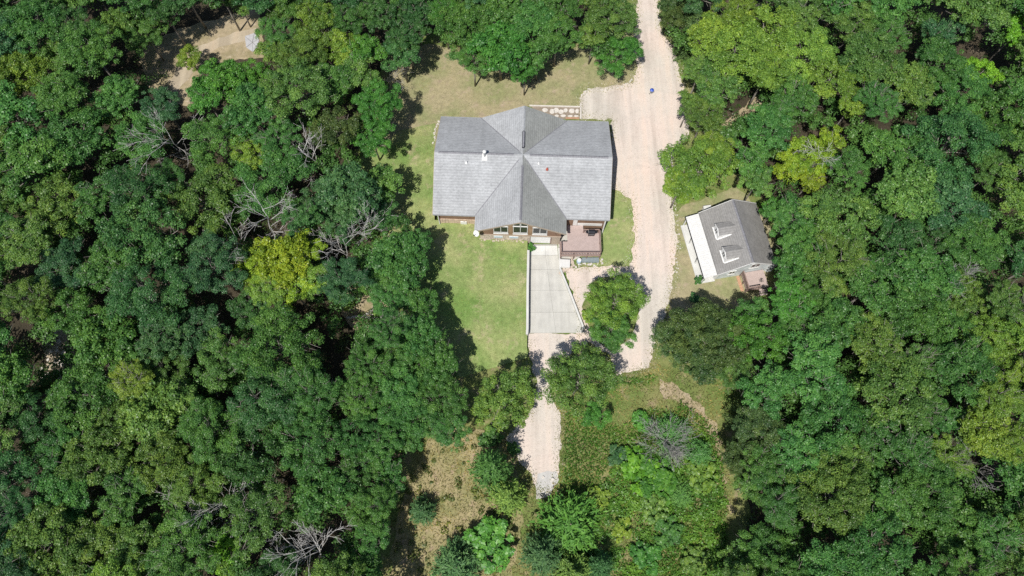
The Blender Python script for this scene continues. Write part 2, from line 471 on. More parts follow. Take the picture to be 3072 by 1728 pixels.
def roof_shell(polys, thick, name, mat, parent):
    bm = bmesh.new()
    for poly in polys:
        bm.faces.new([bm.verts.new(p) for p in poly])
    bmesh.ops.remove_doubles(bm, verts=bm.verts, dist=1e-4)
    bmesh.ops.recalc_face_normals(bm, faces=bm.faces)
    for f in bm.faces:
        if f.normal.z < 0: f.normal_flip()
    geo = bmesh.ops.extrude_face_region(bm, geom=list(bm.faces), use_keep_orig=True)
    for g in geo['geom']:
        if isinstance(g, bmesh.types.BMVert): g.co.z -= thick
    for f in bm.faces: f.select = False
    me = bpy.data.meshes.new(name)
    bm.normal_update()
    bm.to_mesh(me); bm.free()
    me.materials.append(mat)
    return link(name, me, parent)

C0 = (0, 0, ZR)
planes = {
    'nw': [(W, 0, ZR), C0, (-B, A, ZE), (W, A, ZE)], 'ne': [C0, (E_, 0, ZR), (E_, A, ZE), (B, A, ZE)],
    'sw': [(W, 0, ZR), (W, -A, ZE), (-B, -A, ZE), C0], 'se': [C0, (B, -A, ZE), (E_, -A, ZE), (E_, 0, ZR)],
    'gnw': [C0, (0, A+0.02, ZR), (-B, A, ZE)], 'gne': [C0, (B, A, ZE), (0, A+0.02, ZR)],
    'gsw': [C0, (-B, -A, ZE), (-B, SG, ZE), (0, SG, ZR)], 'gse': [C0, (0, SG, ZR), (B, SG, ZE), (B, -A, ZE)]}
roof = roof_shell(planes.values(), 0.2, 'roof', M['roof'], house)
roof.data.materials.append(M['roof_east_shade'])          # gable's east slopes: shade painted into the shingle colour, plus a greenish algae tint
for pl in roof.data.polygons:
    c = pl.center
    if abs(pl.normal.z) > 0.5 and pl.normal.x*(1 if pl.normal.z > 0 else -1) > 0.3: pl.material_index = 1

def cap_line(a, b, name, parent, w=0.3, step=0.33, mat=None):
    a, b = Vector(a), Vector(b)
    m = MB(); n = int((b-a).length/step); d = (b-a)/n
    side = Vector((-(b-a).y, (b-a).x, 0)).normalized()*w/2
    for i in range(n):
        p, q = a+d*(i+0.04), a+d*(i+0.96)
        up = Vector((0, 0, 0.045+0.012*(i % 2)))
        dn = Vector((0, 0, -w*0.23))
        vs = [p-side+dn, p+up, p+side+dn, q-side+dn, q+up, q+side+dn]
        m.add(vs, [(0, 1, 4, 3), (1, 2, 5, 4), (0, 2, 1), (3, 4, 5)])
    o = m.build(name, mat or M['cap'], parent)
    o['kind'] = 'stuff'
    return o
cap_line((W+0.5, 0, ZR), (-1.2, 0, ZR), 'ridge_cap', roof, 0.42)
cap_line((0.9, 0, ZR), (E_-0.5, 0, ZR), 'ridge_cap', roof, 0.42)
cap_line((0, -1.6, ZR), (0, SG+0.3, ZR), 'ridge_cap', roof, 0.36)
cap_line((0, 0.6, ZR), (0, A-0.2, ZR), 'ridge_cap', roof, 0.3, mat=M['roof'])
for p in ((-B, A, ZE), (B, A, ZE), (-B, -A, ZE), (B, -A, ZE)):
    a, b = Vector((0, 0, ZR)), Vector(p)
    MB().bar(a.lerp(b, 0.08)+Vector((0, 0, 0.012)), b+Vector((0, 0, 0.012)), 0.12, 0.02).build('valley_flashing', M['cap'], roof)
# raised ridge vent on the back ridge
m = MB(); o_ = []
for k in range(14):
    t = math.pi*2*k/14
    o_.append((0.19*math.cos(t), 2.2+0.19*math.sin(t)+(1.1 if math.sin(t) > 0 else -1.1)))
m.prism(o_, ZR-0.1, ZR+0.13); rv = m.build('ridge_vent', M['black'], roof)
MB().prism([(x*0.62, 2.2+(y-2.2)*0.95) for x, y in o_], ZR+0.13, ZR+0.16).build('vent_cover', M['cap'], rv)

# fascia boards and gutters
for a, b in (((W, A, ZE), (W, 0, ZR)), ((W, 0, ZR), (W, -A, ZE)), ((E_, A, ZE), (E_, 0, ZR)), ((E_, 0, ZR), (E_, -A, ZE)),
             ((-B, SG, ZE), (0, SG, ZR)), ((0, SG, ZR), (B, SG, ZE))):
    a, b = Vector(a), Vector(b)
    out = Vector((-0.03 if a.x == b.x == W else 0.03 if a.x == b.x == E_ else 0, -0.03 if a.y == b.y == SG else 0, -0.16))
    MB().bar(a+out, b+out, 0.05, 0.26).build('fascia', M['tan'], house)
for a, b in (((W, -A-0.06, ZE-0.12), (-B-0.03, -A-0.06, ZE-0.12)), ((B+0.03, -A-0.06, ZE-0.12), (E_, -A-0.06, ZE-0.12)), ((W, A+0.06, ZE-0.12), (-B, A+0.06, ZE-0.12)), ((B, A+0.06, ZE-0.12), (E_, A+0.06, ZE-0.12))):
    MB().bar(a, b, 0.1, 0.1).build('gutter', M['greymetal'], house)

def pent(x0, x1, half, ze, zr, z0, along):
    """gabled wall block: profile across 'half', extruded x0..x1"""
    prof = [(-half, z0), (half, z0), (half, ze), (0, zr), (-half, ze)]
    mk = (lambda t, p: (t, p[0], p[1])) if along == 'x' else (lambda t, p: (p[0], t, p[1]))
    vs = [mk(x0, p) for p in prof] + [mk(x1, p) for p in prof]
    return vs, [(4, 3, 2, 1, 0), (5, 6, 7, 8, 9)] + [(i, (i+1) % 5, 5+(i+1) % 5, 5+i) for i in range(5)]
DZ = 0.22
hm = 6.85; sl = (ZR-ZE)/A
wall = MB()
wall.add(*pent(-11.05, 11.15, hm, ZR-DZ-sl*hm, ZR-DZ, -0.3, 'x'))
wall.build('wall', M['brown'], house)
hb = 5.35; slb = (ZR-ZE)/B
wall = MB()
wall.add(*pent(-9.1, 6.8, hb, ZR-DZ-slb*hb, ZR-DZ, 2.42, 'y'))
wall.build('wall', M['brown'], house)
roofz0 = lambda u: ZR-DZ-slb*(abs(u)+0.3)-0.06
# lower storey with the garage: stone left of the door, tan panel right of it
FV = -9.1
MB().box(-5.3, 5.3, -9.02, -6.5, -0.3, 2.42).build('basement_wall', M['mortar'], house)
MB().box(-5.42, 5.42, FV-0.1, FV+0.05, 2.36, 2.54).build('wall_beam', M['tan'], house)
random.seed(3)
st = MB()
z = 0.0
while z < 2.3:
    h = random.uniform(0.22, 0.38); u = -5.32
    while u < 1.3:
        w = random.uniform(0.3, 0.75); w = min(w, 1.33-u)
        if w > 0.1:
            d = random.uniform(0.04, 0.1)
            st.box(u+0.015, u+w-0.015, FV+0.02-d, FV+0.12, z+0.012, min(z+h, 2.35)-0.012)
        u += w
    z += h
o = st.build('stone_facing', M['stone'], house); o['kind'] = 'stuff'
g = empty('garage_door', (2.72, FV+0.12, 0)); g.parent = house
for k in range(4):
    MB().box(-1.33, 1.33, -0.06, 0.02, 0.02+k*0.53, 0.53+k*0.53-0.015).build('panel', M['white'], g, bevel=0.012)
fr = MB(); fr.box(-1.45, -1.34, -0.12, 0.05, 0, 2.2).box(1.34, 1.45, -0.12, 0.05, 0, 2.2).box(-1.45, 1.45, -0.12, 0.05, 2.14, 2.3)
fr.build('door_frame', M['rail'], g)
MB().box(4.2, 5.32, FV-0.04, FV+0.1, 0, 2.36).build('tan_panel', M['tan'], house)
for u in (-1.28, 1.28):
    MB().box(u-0.27, u+0.27, FV-0.03, FV+0.02, 2.56, roofz0(u)).build('cedar_panel', M['cedarwood'], house)
for u in (-2.9, -0.85):
    w_ = MB().box(u-0.62, u+0.62, FV-0.14, FV-0.06, 1.72, 2.3).build('basement_window', M['white'], house, bevel=0.01)
    MB().box(u-0.52, u+0.52, FV-0.155, FV-0.143, 1.8, 2.22).build('pane', M['paleblue'], w_)

def window(parent, u, z0, z1, w, split=True, y=FV, top_slope=None, rail=None, glass='glass'):
    """white framed window standing proud of the wall, panes as sub-parts; top_slope: height at left and right top"""
    zl, zr_ = top_slope if top_slope else (z1, z1)
    t = 0.07
    f = MB()
    f.box(u-w/2, u-w/2+t, y-0.09, y+0.02, z0, zl).box(u+w/2-t, u+w/2, y-0.09, y+0.02, z0, zr_)
    f.box(u-w/2+t, u+w/2-t, y-0.088, y+0.02, z0, z0+t)
    f.bar((u-w/2+t, y-0.034, zl-t/2), (u+w/2-t, y-0.034, zr_-t/2), 0.108, t)
    if split: f.box(u-t/2, u+t/2, y-0.086, y+0.02, z0+t, (zl+zr_)/2-t)
    if rail: f.box(u-w/2+t, u+w/2-t, y-0.084, y+0.018, rail, rail+t)
    o = f.build('window', M['white'], parent)
    for a, b in (((u-w/2, u), (u, u+w/2)) if split else ((u-w/2, u+w/2),)):
        za = zl+(zr_-zl)*(a-u+w/2)/w; zb = zl+(zr_-zl)*(b-u+w/2)/w
        MB().add([(a+t/2, y-0.03, z0+t/2), (b-t/2, y-0.03, z0+t/2), (b-t/2, y-0.03, zb-t/2), (a+t/2, y-0.03, za-t/2),
                  (a+t/2, y-0.02, z0+t/2), (b-t/2, y-0.02, z0+t/2), (b-t/2, y-0.02, zb-t/2), (a+t/2, y-0.02, za-t/2)],
                 [(0, 1, 2, 3), (7, 6, 5, 4), (0, 4, 5, 1), (1, 5, 6, 2), (2, 6, 7, 3), (3, 7, 4, 0)]).build('pane', M[glass], o)
    MB().box(u-w/2-0.05, u+w/2+0.05, y-0.11, y, z0-0.06, z0-0.005).build('sill', M['white'], o)
    return o
roofz = lambda u: ZR-DZ-slb*abs(u)-0.12
window(house, -2.55, 2.98, 5.1, 1.9, True, rail=3.3)
window(house, 0.0, 2.98, 5.3, 1.9, True, rail=3.3)
window(house, 2.55, 2.98, 5.1, 1.9, True, rail=3.3, glass='paleblue' if False else 'glass')
window(house, -0.48, 5.32, 0, 0.92, False, top_slope=(roofz(0.94), roofz(0.04)))
window(house, 0.48, 5.32, 0, 0.92, False, top_slope=(roofz(0.04), roofz(0.94)))
window(house, -2.2, 5.14, 0, 1.15, False, top_slope=(5.35, roofz(1.62)))
window(house, 2.2, 5.14, 0, 1.15, False, top_slope=(roofz(1.62), 5.35))
# west wing south wall: low window, stone foot, corner post; east wing: porch wall with white posts
WV = -hm
window(house, -8.1, 3.35, 4.15, 1.9, True, y=WV)
o = MB(); random.seed(8)
u = -11.0
while u < -5.5:
    w = random.uniform(0.35, 0.8)
    o.box(u, min(u+w-0.02, -5.42), WV-random.uniform(0.06, 0.12), WV+0.1, 0.6, 2.1); u += w
o = o.build('stone_foot', M['tanstone'], house); o['kind'] = 'stuff'
MB().bar((-10.95, WV-0.25, 0.8), (-10.95, WV-0.25, 4.3), 0.1, 0.1).build('downspout', M['white'], house)
MB().box(7.0, 7.55, WV-0.06, WV+0.05, 1.5, 4.2).build('white_panel', M['white'], house)
MB().box(7.6, 10.9, WV-0.05, WV+0.05, 1.5, 2.15).build('wall_skirt', M['white'], house)
MB().bar((11.1, WV-0.45, 0), (11.1, WV-0.45, 4.35), 0.16, 0.16).build('porch_post', M['white'], house)
for u in (-9.3, -7.2, 8.0, 10.0): window(house, u, 2.2, 3.9, 1.2, True, y=hm+0.07)
# roof fittings
def on_s(u, v): return ZR+(v if v < 0 else -v)*sl
fl = empty('flue', (-4.95, -0.35, on_s(0, -0.35))); fl.parent = house
MB().lathe((0, 0, -0.3), [(0.15, 0), (0.15, 1.35)], 14).build('pipe', M['steel'], fl, True)
MB().lathe((0, 0, 1.05), [(0.24, 0.02), (0.26, 0.07), (0.2, 0.2), (0.05, 0.26)], 16).build('flue_cap', M['white'], fl, True)
MB().add([(-.36, -.55, -0.2), (.36, -.55, -0.2), (.3, .3, 0.16), (-.3, .3, 0.16), (-.36, -.55, -0.16), (.36, -.55, -0.16), (.3, .3, 0.2), (-.3, .3, 0.2)],
         [(0, 3, 2, 1), (4, 5, 6, 7), (0, 1, 5, 4), (1, 2, 6, 5), (2, 3, 7, 6), (3, 0, 4, 7)]).build('flashing', M['metal_white'], fl)
for u, v, mt, w in ((-7.3, -1.25, 'white', 0.2), (2.1, -1.05, 'white', 0.17), (3.2, -1.7, 'red', 0.19)):
    q = MB().lathe((u, v, on_s(u, v)-0.05), [(w, 0), (w*0.95, 0.1), (w*0.55, 0.16), (w*0.5, 0.42), (0.02, 0.43)], 12).build('roof_vent', M[mt], house, True)

def hl(u, v, z=0.0):                                # house frame to world
    return HC + Matrix.Rotation(HR, 3, 'Z') @ Vector((u, v, z))

# satellite dish on the front corner of the gable
def dish(loc, r, tilt, rz, label, mat):
    d = empty('satellite_dish', loc, rz)
    tag(d, label, 'dish')
    m = MB()
    prof = [(r*k/6, 0.28*r*(k/6)**2) for k in range(7)]
    m.lathe((0, 0, 0), prof+[(r*1.02, 0.27*r), (r*0.6, 0.06*r)], 20)
    o = m.build('reflector', M[mat], d, True)
    o.rotation_euler = (tilt, 0, 0); o.location = (0, -0.1, 0.1)
    MB().tube([(0, 0, -0.7), (0, 0, 0), (0, -0.08, 0.1)], [0.03]*3, 8).build('mast', M['greymetal'], d)
    MB().tube([(0, -0.1, 0.05), (0, -0.45, 0.12), (0, -0.62, 0.32)], [0.015]*3, 6).build('feed_arm', M['black'], d)
    MB().box(-0.06, 0.06, -0.68, -0.56, 0.28, 0.4).build('receiver', M['black'], d)
    return d
dish(hl(-5.55, -9.95, 4.62), 0.42, R(48), R(-40), 'white satellite dish on the front gable corner of the big house', 'white')

# ------------------------------------------------------------------ deck
DK = 1.5
dx0, dx1 = 6.4, 11.72
dy0 = 35.0
deck = empty('deck', (0, 0, 0), 0)
tag(deck, 'raised brown wooden deck with railings at the front of the big house', 'deck')
m = MB(); x = dx0; random.seed(5)
while x < dx1-0.05:
    y1 = 39.35 if x > 7.35 else 37.0
    if 9.55 < x: y1 = 38.35
    m.box(x, min(x+0.138, dx1), dy0, y1, DK-0.05+random.uniform(0, 0.006), DK+random.uniform(0, 0.006)); x += 0.145
o = m.build('deck_board', M['deck'], deck); o['kind'] = 'stuff'
MB().box(dx0, dx1, dy0-0.05, dy0-0.003, DK-0.3, DK+0.012).build('rim_board', M['rail'], deck)
MB().box(dx1+0.003, dx1+0.05, dy0, 38.35, DK-0.3, DK+0.012).build('rim_board', M['rail'], deck)
MB().box(dx0-0.05, dx0-0.003, dy0, 37.0, DK-0.3, DK+0.012).build('rim_board', M['rail'], deck)
def post_mesh():
    return MB().box(-0.055, 0.055, -0.055, 0.055, 0, 1).mesh('post', M['rail'])
def baluster_mesh():
    return MB().box(-0.022, 0.022, -0.022, 0.022, 0, 0.82).mesh('baluster', M['rail'])
PM, BM_ = post_mesh(), baluster_mesh()
def railing(parent, a, b, zf, posts_to=0.0, spacing=0.2, npost=2, mat='rail'):
    a, b = Vector(a), Vector(b)
    r = empty('railing', (0, 0, 0)); r.parent = parent
    n = max(1, int((b-a).length/spacing)); d = (b-a)
    MB().bar((a.x, a.y, zf+0.98), (b.x, b.y, zf+0.98), 0.14, 0.04).build('handrail', M[mat], r)
    MB().bar((a.x, a.y, zf+0.1), (b.x, b.y, zf+0.1), 0.05, 0.07).build('bottom_rail', M[mat], r)
    for i in range(n):
        p = a + d*((i+0.5)/n)
        q = link('baluster', BM_, r); q.location = (p.x, p.y, zf+0.13)
    for i in range(npost+1):
        p = a+d*(i/npost)
        q = link('post', PM, r); q.location = (p.x, p.y, posts_to); q.scale = (1, 1, zf+0.955-posts_to)
    return r
railing(deck, (dx0+0.06, dy0+0.03), (dx1-0.06, dy0+0.03), DK, npost=3)
railing(deck, (dx1-0.05, dy0+0.2), (dx1-0.05, 38.15), DK, npost=2)
railing(deck, (9.55, 38.3), (dx1-0.12, 38.3), DK, npost=2)
railing(deck, (dx0+0.05, dy0+0.2), (dx0+0.05, 36.5), DK, npost=1)
sp = MB()
for k in range(4): sp.box(9.75+0.0, 11.2, 38.4+k*0.24, 38.63+k*0.24, DK-0.36*(k+1)+0.14, DK-0.36*(k+1)+0.19)
o = sp.build('stair_tread', M['deck'], deck); o['kind'] = 'stuff'

# gas grill on the deck
gr = empty('gas_grill', (at(1774, 699, DK+0.5)[0], at(1774, 699, DK+0.5)[1], DK+0.006))
tag(gr, 'black gas grill with side shelves on the wooden deck', 'grill')
MB().box(-0.42, 0.42, -0.28, 0.28, 0.12, 0.78).build('cabinet', M['black'], gr, bevel=0.02)
m = MB(); prof = [(-0.32, 0.8), (0.32, 0.8), (0.33, 0.95), (0.24, 1.12), (0.05, 1.2), (-0.14, 1.19), (-0.28, 1.08), (-0.34, 0.95)]
m.add([(-0.42, y, z) for y, z in prof]+[(0.42, y, z) for y, z in prof], [tuple(range(7, -1, -1)), tuple(range(8, 16))]+[(i, (i+1) % 8, 8+(i+1) % 8, 8+i) for i in range(8)])
lid = m.build('lid', M['black'], gr, bevel=0.02)
MB().tube([(-0.33, -0.36, 0.93), (-0.33, -0.42, 0.95), (0.33, -0.42, 0.95), (0.33, -0.36, 0.93)], [0.018]*4, 6).build('handle', M['steel'], lid)
for s_ in (-1, 1):
    MB().prism([(s_*0.43, -0.27), (s_*0.72, -0.2), (s_*0.76, 0), (s_*0.72, 0.2), (s_*0.43, 0.27)][::s_], 0.84, 0.88).build('side_shelf', M['black'], gr)
    MB().box(*sorted((s_*0.36, s_*0.43)), -0.2, 0.25, 0.93, 1.08).build('end_cap', M['white'], lid, bevel=0.02)
for sx in (-0.36, 0.36):
    for sy in (-0.22, 0.22):
        MB().lathe((sx, sy, 0), [(0.05, 0), (0.05, 0.12)], 10).build('caster', M['black'], gr)

# things below the deck
def thing(name, loc, label, cat, rz=0.0, group=None):
    return tag(empty(name, loc, rz), label, cat, group)
p = at(1695, 789, 0.75)
t = thing('utility_box', (p.x, p.y, 0.018), 'white square utility box on the ground below the deck', 'box', R(-3))
MB().box(-0.64, 0.64, -0.5, 0.5, 0, 0.66).build('body', M['white'], t, bevel=0.03)
MB().box(-0.68, 0.68, -0.54, 0.54, 0.662, 0.76).build('lid', M['metal_white'], t, bevel=0.03)
p = at(1738, 780, 0.8)
t = thing('barrel', (p.x, p.y, 0.018), 'pale blue plastic barrel below the deck railing', 'barrel')
MB().lathe((0, 0, 0), [(0.27, 0), (0.31, 0.12), (0.32, 0.28), (0.335, 0.3), (0.32, 0.32), (0.32, 0.55), (0.335, 0.57), (0.32, 0.59), (0.3, 0.78), (0.27, 0.84)], 20).build('drum', M['paleblue'], t, True)
MB().lathe((0, 0, 0.842), [(0.25, 0), (0.25, 0.02), (0.06, 0.03)], 18).build('lid', M['white'], t)
MB().lathe((0.14, 0, 0.872), [(0.04, 0), (0.04, 0.025)], 10).build('bung', M['greymetal'], t)
p = at(1771, 779, 0.4)
t = thing('covered_bench', (p.x, p.y, 0.018), 'low blue grey tarp covered bench along the deck front', 'bench')
m = MB(); N_ = 12
for i in range(N_+1):
    x = -1.15+2.3*i/N_; w = 0.02*math.sin(i*2.1)
    m.v += [(x, -0.32+w, 0.0), (x, -0.3+w, 0.4+w), (x, 0.3, 0.42-w), (x, 0.32, 0.0)]
for i in range(N_):
    for k in range(3): m.f.append((4*i+k, 4*i+4+k, 4*i+5+k, 4*i+1+k))
m.f += [(0, 1, 2, 3), (4*N_+3, 4*N_+2, 4*N_+1, 4*N_)]
m.build('tarp', M['tarp'], t)
for sx in (-1.0, 1.0): MB().box(sx-0.05, sx+0.05, -0.25, 0.25, -0.01, 0.36).build('leg', M['rail'], t)
p = at(1811, 668, 0.9)
t = thing('water_tank', (p.x, p.y, 0.008), 'round grey tank by the white porch post of the big house', 'tank')
MB().lathe((0, 0, 0), [(0.3, 0), (0.31, 0.85)], 20).build('drum', M['greymetal'], t, True)
MB().lathe((0, 0, 0.851), [(0.33, 0), (0.33, 0.04), (0.1, 0.08)], 20).build('lid', M['slab'], t)
p = at(1390, 657, 2.2)
t = thing('heat_pump', (p.x, p.y, 0.95), 'small white heat pump unit at the front wall of the west wing', 'heat pump', HR)
MB().box(-0.42, 0.42, -0.2, 0.2, 0, 0.72).build('case', M['white'], t, bevel=0.02)
MB().lathe((0.1, -0.05, 0.721), [(0.14, 0), (0.14, 0.012), (0.04, 0.02)], 14).build('fan_grille', M['greymetal'], t)
MB().bar((0.36, 0.16, 0.5), (0.36, 0.16, 2.2), 0.08, 0.08).build('conduit', M['white'], t)

# loose stones below the deck, round the house and along the drive
def stone_row(name, pts, label, cat, size=0.2, per=0.26, jit=0.12, mat='stone_lt', zf=0.0, seed=0):
    random.seed(seed)
    t = tag(empty(name, (pts[0].x, pts[0].y, 0)), label, cat)
    kinds = []
    for v in range(5):                              # five stone shapes, shared by the pieces
        k = 7
        ring = [(math.cos(6.283*j/k)*random.uniform(0.38, 0.62), math.sin(6.283*j/k)*random.uniform(0.34, 0.6)) for j in range(k)]
        m = MB(); h = random.uniform(0.3, 0.55)
        m.v = [(x, y, -0.15) for x, y in ring]+[(x*0.8, y*0.8, h*random.uniform(0.8, 1.1)) for x, y in ring]
        m.f = [(j, (j+1) % k, k+(j+1) % k, k+j) for j in range(k)]+[tuple(k+j for j in range(k))]
        kinds.append(m.mesh('stone', M[mat]))
    for a, b in zip(pts, pts[1:]):
        a, b = Vector(a), Vector(b)
        n = max(1, int((b-a).length/per))
        for i in range(n):
            p = a.lerp(b, (i+random.random()*0.6)/n)+Vector((random.uniform(-jit, jit), random.uniform(-jit, jit), 0))
            s_ = size*random.uniform(0.55, 1.25)
            o = link('stone', random.choice(kinds), t)
            o.location = (p.x-pts[0].x, p.y-pts[0].y, terrain(p.x, p.y)*zf)
            o.rotation_euler = (0, 0, random.uniform(0, 6.28)); o.scale = (s_, s_, s_*random.uniform(0.7, 1.1))
    return t
stone_row('stone_edging', [ad(1461, 270), ad(1462, 240), ad(1480, 226), ad(1530, 228), ad(1570, 216), ad(1592, 200)], 'row of pale stones edging the gravel behind the house', 'edging', 0.28, 0.24, 0.1, seed=1)
stone_row('stone_border', [at(1318, 362), at(1304, 395), at(1306, 425), at(1300, 440)], 'curved stone border at the back west corner of the house', 'edging', 0.26, 0.16, 0.12, zf=1, seed=2)
stone_row('stone_bed', [at(1682, 812), at(1706, 806), at(1715, 785), at(1700, 815), at(1684, 822), at(1712, 770), at(1722, 772), at(1690, 800), at(1718, 795), at(1680, 818)], 'bed of loose grey stones between the drive and the deck', 'stones', 0.4, 0.17, 0.3, 'stone', seed=3)
stone_row('stone_edging', [at(1728, 800), at(1760, 792), at(1785, 796), at(1806, 786), at(1808, 776)], 'scattered white stones edging the gravel below the deck', 'edging', 0.3, 0.2, 0.2, seed=4)
stone_row('stone_edging', [ad(1690, 395), ad(1682, 450), ad(1696, 540), ad(1706, 610), ad(1698, 690)], 'thin line of pale rocks edging the gravel near the cottage', 'edging', 0.22, 0.2, 0.4, seed=5)
stone_row('stone_row', [ad(1338, 1200), ad(1362, 1198), ad(1378, 1203), ad(1400, 1212)], 'few white stones across the end of the gravel track', 'edging', 0.45, 0.6, 0.15, seed=6)
stone_row('rock_scatter', [ad(120, 840), ad(150, 870), ad(135, 900), ad(170, 925), ad(120, 935), ad(200, 935)], 'pale rocks scattered in the dark gap at the west woods', 'rocks', 0.6, 0.4, 1.0, seed=7)
stone_row('foundation_stones', [at(1440, 728), at(1480, 729), at(1530, 731), at(1576, 733)], 'strip of tan stones at the foot of the front wall', 'stones', 0.24, 0.2, 0.15, 'stone', zf=1, seed=9)

# ------------------------------------------------------------------ driveway, retaining walls
drive = empty('concrete_driveway'); drive['kind'] = 'structure'
def dl(py): return 1588 - 3*(py-735)/265.0
def dr(py): return 1672 + 3*(py-735)/65.0 if py < 800 else 1676 + (1750-1676)*(py-800)/195.0
def dmid(py): return 1636 + (1668-1636)*(py-765)/235.0 if py > 765 else 1636
base = [at(dl(733), 733), at(dl(1000), 1000), at(dr(996)+4, 998), at(dr(800), 800), at(dr(733), 733)]
MB().prism([(p.x, p.y) for p in base], -0.02, 0.03).build('slab_bed', M['concrete_dk'], drive)
rows = [737, 766, 809, 871, 937, 999]
for i in range(len(rows)-1):
    a, b = rows[i]+0.5, rows[i+1]-0.5
    for l, r_ in ((dl, lambda y: dmid(y)-0.4), (lambda y: dmid(y)+0.4, dr)):
        q = [at(l(a), a), at(l(b), b), at(r_(b), b), at(r_(a), a)]
        MB().prism([(p.x, p.y) for p in q], 0.0, 0.045).build('slab', M['concrete_lt'] if i == 0 else M['concrete'], drive)
def wall_run(name, pts, w, h, label, capmat='concrete_lt'):
    t = tag(empty(name, (0, 0, 0)), label, 'wall')
    for part, mat, ww, z0, z1 in (('wall_body', 'concrete', w, 0.0, h-0.08), ('wall_cap', capmat, w+0.05, h-0.08, h)):
        m = MB(); L, Rr = [], []
        for i, p in enumerate(pts):
            d = (Vector(pts[min(i+1, len(pts)-1)])-Vector(pts[max(i-1, 0)])).normalized()
            s_ = Vector((-d.y, d.x, 0))*ww/2
            L.append(Vector(p)+s_); Rr.append(Vector(p)-s_)
        n = len(pts)
        m.v = [(p.x, p.y, z) for z in (z0, z1) for q in (L, Rr) for p in q]
        for i in range(n-1):
            m.f += [(i, i+1, 3*n+0+i+1-n, 2*n+i)] if False else [(i, 2*n+i, 2*n+i+1, i+1), (n+i, n+i+1, 3*n+i+1, 3*n+i), (2*n+i, 3*n+i, 3*n+i+1, 2*n+i+1)]
        m.f += [(0, n, 3*n, 2*n), (n-1, 3*n-1, 4*n-1, 2*n-1)]
        m.build(part, M[mat], t)
    return t
wall_run('retaining_wall', [at(1585, 752, 1.0), at(1583, 850, 1.0), at(1582, 985, 1.0), at(1581, 1004, 1.0)], 0.26, 1.2, 'straight low white retaining wall between the lawn and the concrete drive')
wall_run('retaining_wall', [at(1677, 742, 0.6), at(1680, 803, 0.6), at(1715, 888, 0.6), at(1752, 985, 0.6)], 0.2, 0.5, 'slanting low concrete wall along the gravel side of the drive')

# ------------------------------------------------------------------ flagstone path behind the house
fp = sheet('flagstone_path', [at(1590, 318), at(1741, 322), at(1741, 357), at(1640, 357)], M['mortar'], 0.03, 0)
random.seed(21)
for k, (x, y, w, h) in enumerate(((1635, 331, 19, 13), (1656, 335, 17, 16), (1668, 331, 17, 17), (1683, 336, 16, 15), (1697, 332, 14, 14), (1715, 333, 19, 15), (1731, 334, 13, 14), (1690, 348, 18, 8), (1710, 349, 16, 7), (1729, 349, 15, 7), (1670, 348, 14, 8))):
    a0 = random.random()
    ring = [at(x+math.cos(a0+6.283*j/7)*w/2*random.uniform(0.85, 1.08), y-math.sin(a0+6.283*j/7)*h/2*random.uniform(0.85, 1.08)) for j in range(7)]
    MB().prism([(p.x, p.y) for p in ring], 0.02, 0.075).build('flagstone', M['stone_lt'], fp)
for a, b in ((at(1588, 318), at(1742, 322)), (at(1742, 322), at(1742, 358))):
    MB().bar((a.x, a.y, 0.08), (b.x, b.y, 0.08), 0.2, 0.2).build('kerb', M['stone_lt'], fp)
m = MB(); a, b = at(1697, 355), at(1737, 355)
for j in range(12):
    p = a.lerp(b, (j+0.5)/12); m.box(p.x-0.07, p.x+0.07, p.y-0.16, p.y+0.16, 0.02, 0.09)
o = m.build('brick_row', M['brick'], fp); o['kind'] = 'stuff'

# ------------------------------------------------------------------ kettle grill on the gravel
p = at(1956, 270, 0.8)
k = thing('kettle_grill', (p.x, p.y, 0.02), 'blue kettle grill standing alone on the gravel drive', 'grill')
prof = [(0.31*math.cos(R(a)), 0.75+0.24*math.sin(R(a))) for a in range(0, 90, 10)]
MB().lathe((0, 0, 0), prof+[(0.02, 0.99)], 24).build('lid', M['blue'], k, True)
MB().lathe((0, 0, 0), [(0.06, 0.46), (0.18, 0.49), (0.27, 0.58), (0.31, 0.745)], 24).build('bowl', M['black'], k, True)
MB().lathe((0, 0, 0), [(0.315, 0.735), (0.325, 0.75), (0.315, 0.765)], 24).build('rim', M['white'], k, True)
MB().tube([(-0.08, 0, 0.98), (-0.07, 0, 1.05), (0.07, 0, 1.05), (0.08, 0, 0.98)], [0.015]*4, 6).build('handle', M['black'], k)
for j in range(3):
    a = R(90+120*j)
    MB().tube([(0.17*math.cos(a), 0.17*math.sin(a), 0.52), (0.3*math.cos(a), 0.3*math.sin(a), 0.0)], [0.014]*2, 6).build('leg', M['steel'], k)
for j in (0, 1):
    a = R(90+120*j)
    MB().lathe((0, 0, -0.02), [(0.07, 0), (0.08, 0.02), (0.07, 0.04)], 14).build('wheel', M['black'], k).matrix_local = Matrix.Translation((0.31*math.cos(a), 0.31*math.sin(a), 0.08)) @ Matrix.Rotation(a, 4, 'Z') @ Matrix.Rotation(R(90), 4, 'Y')
MB().lathe((0, 0, 0.2), [(0.19, 0), (0.2, 0.01), (0.05, 0.02)], 16).build('ash_tray', M['greymetal'], k)

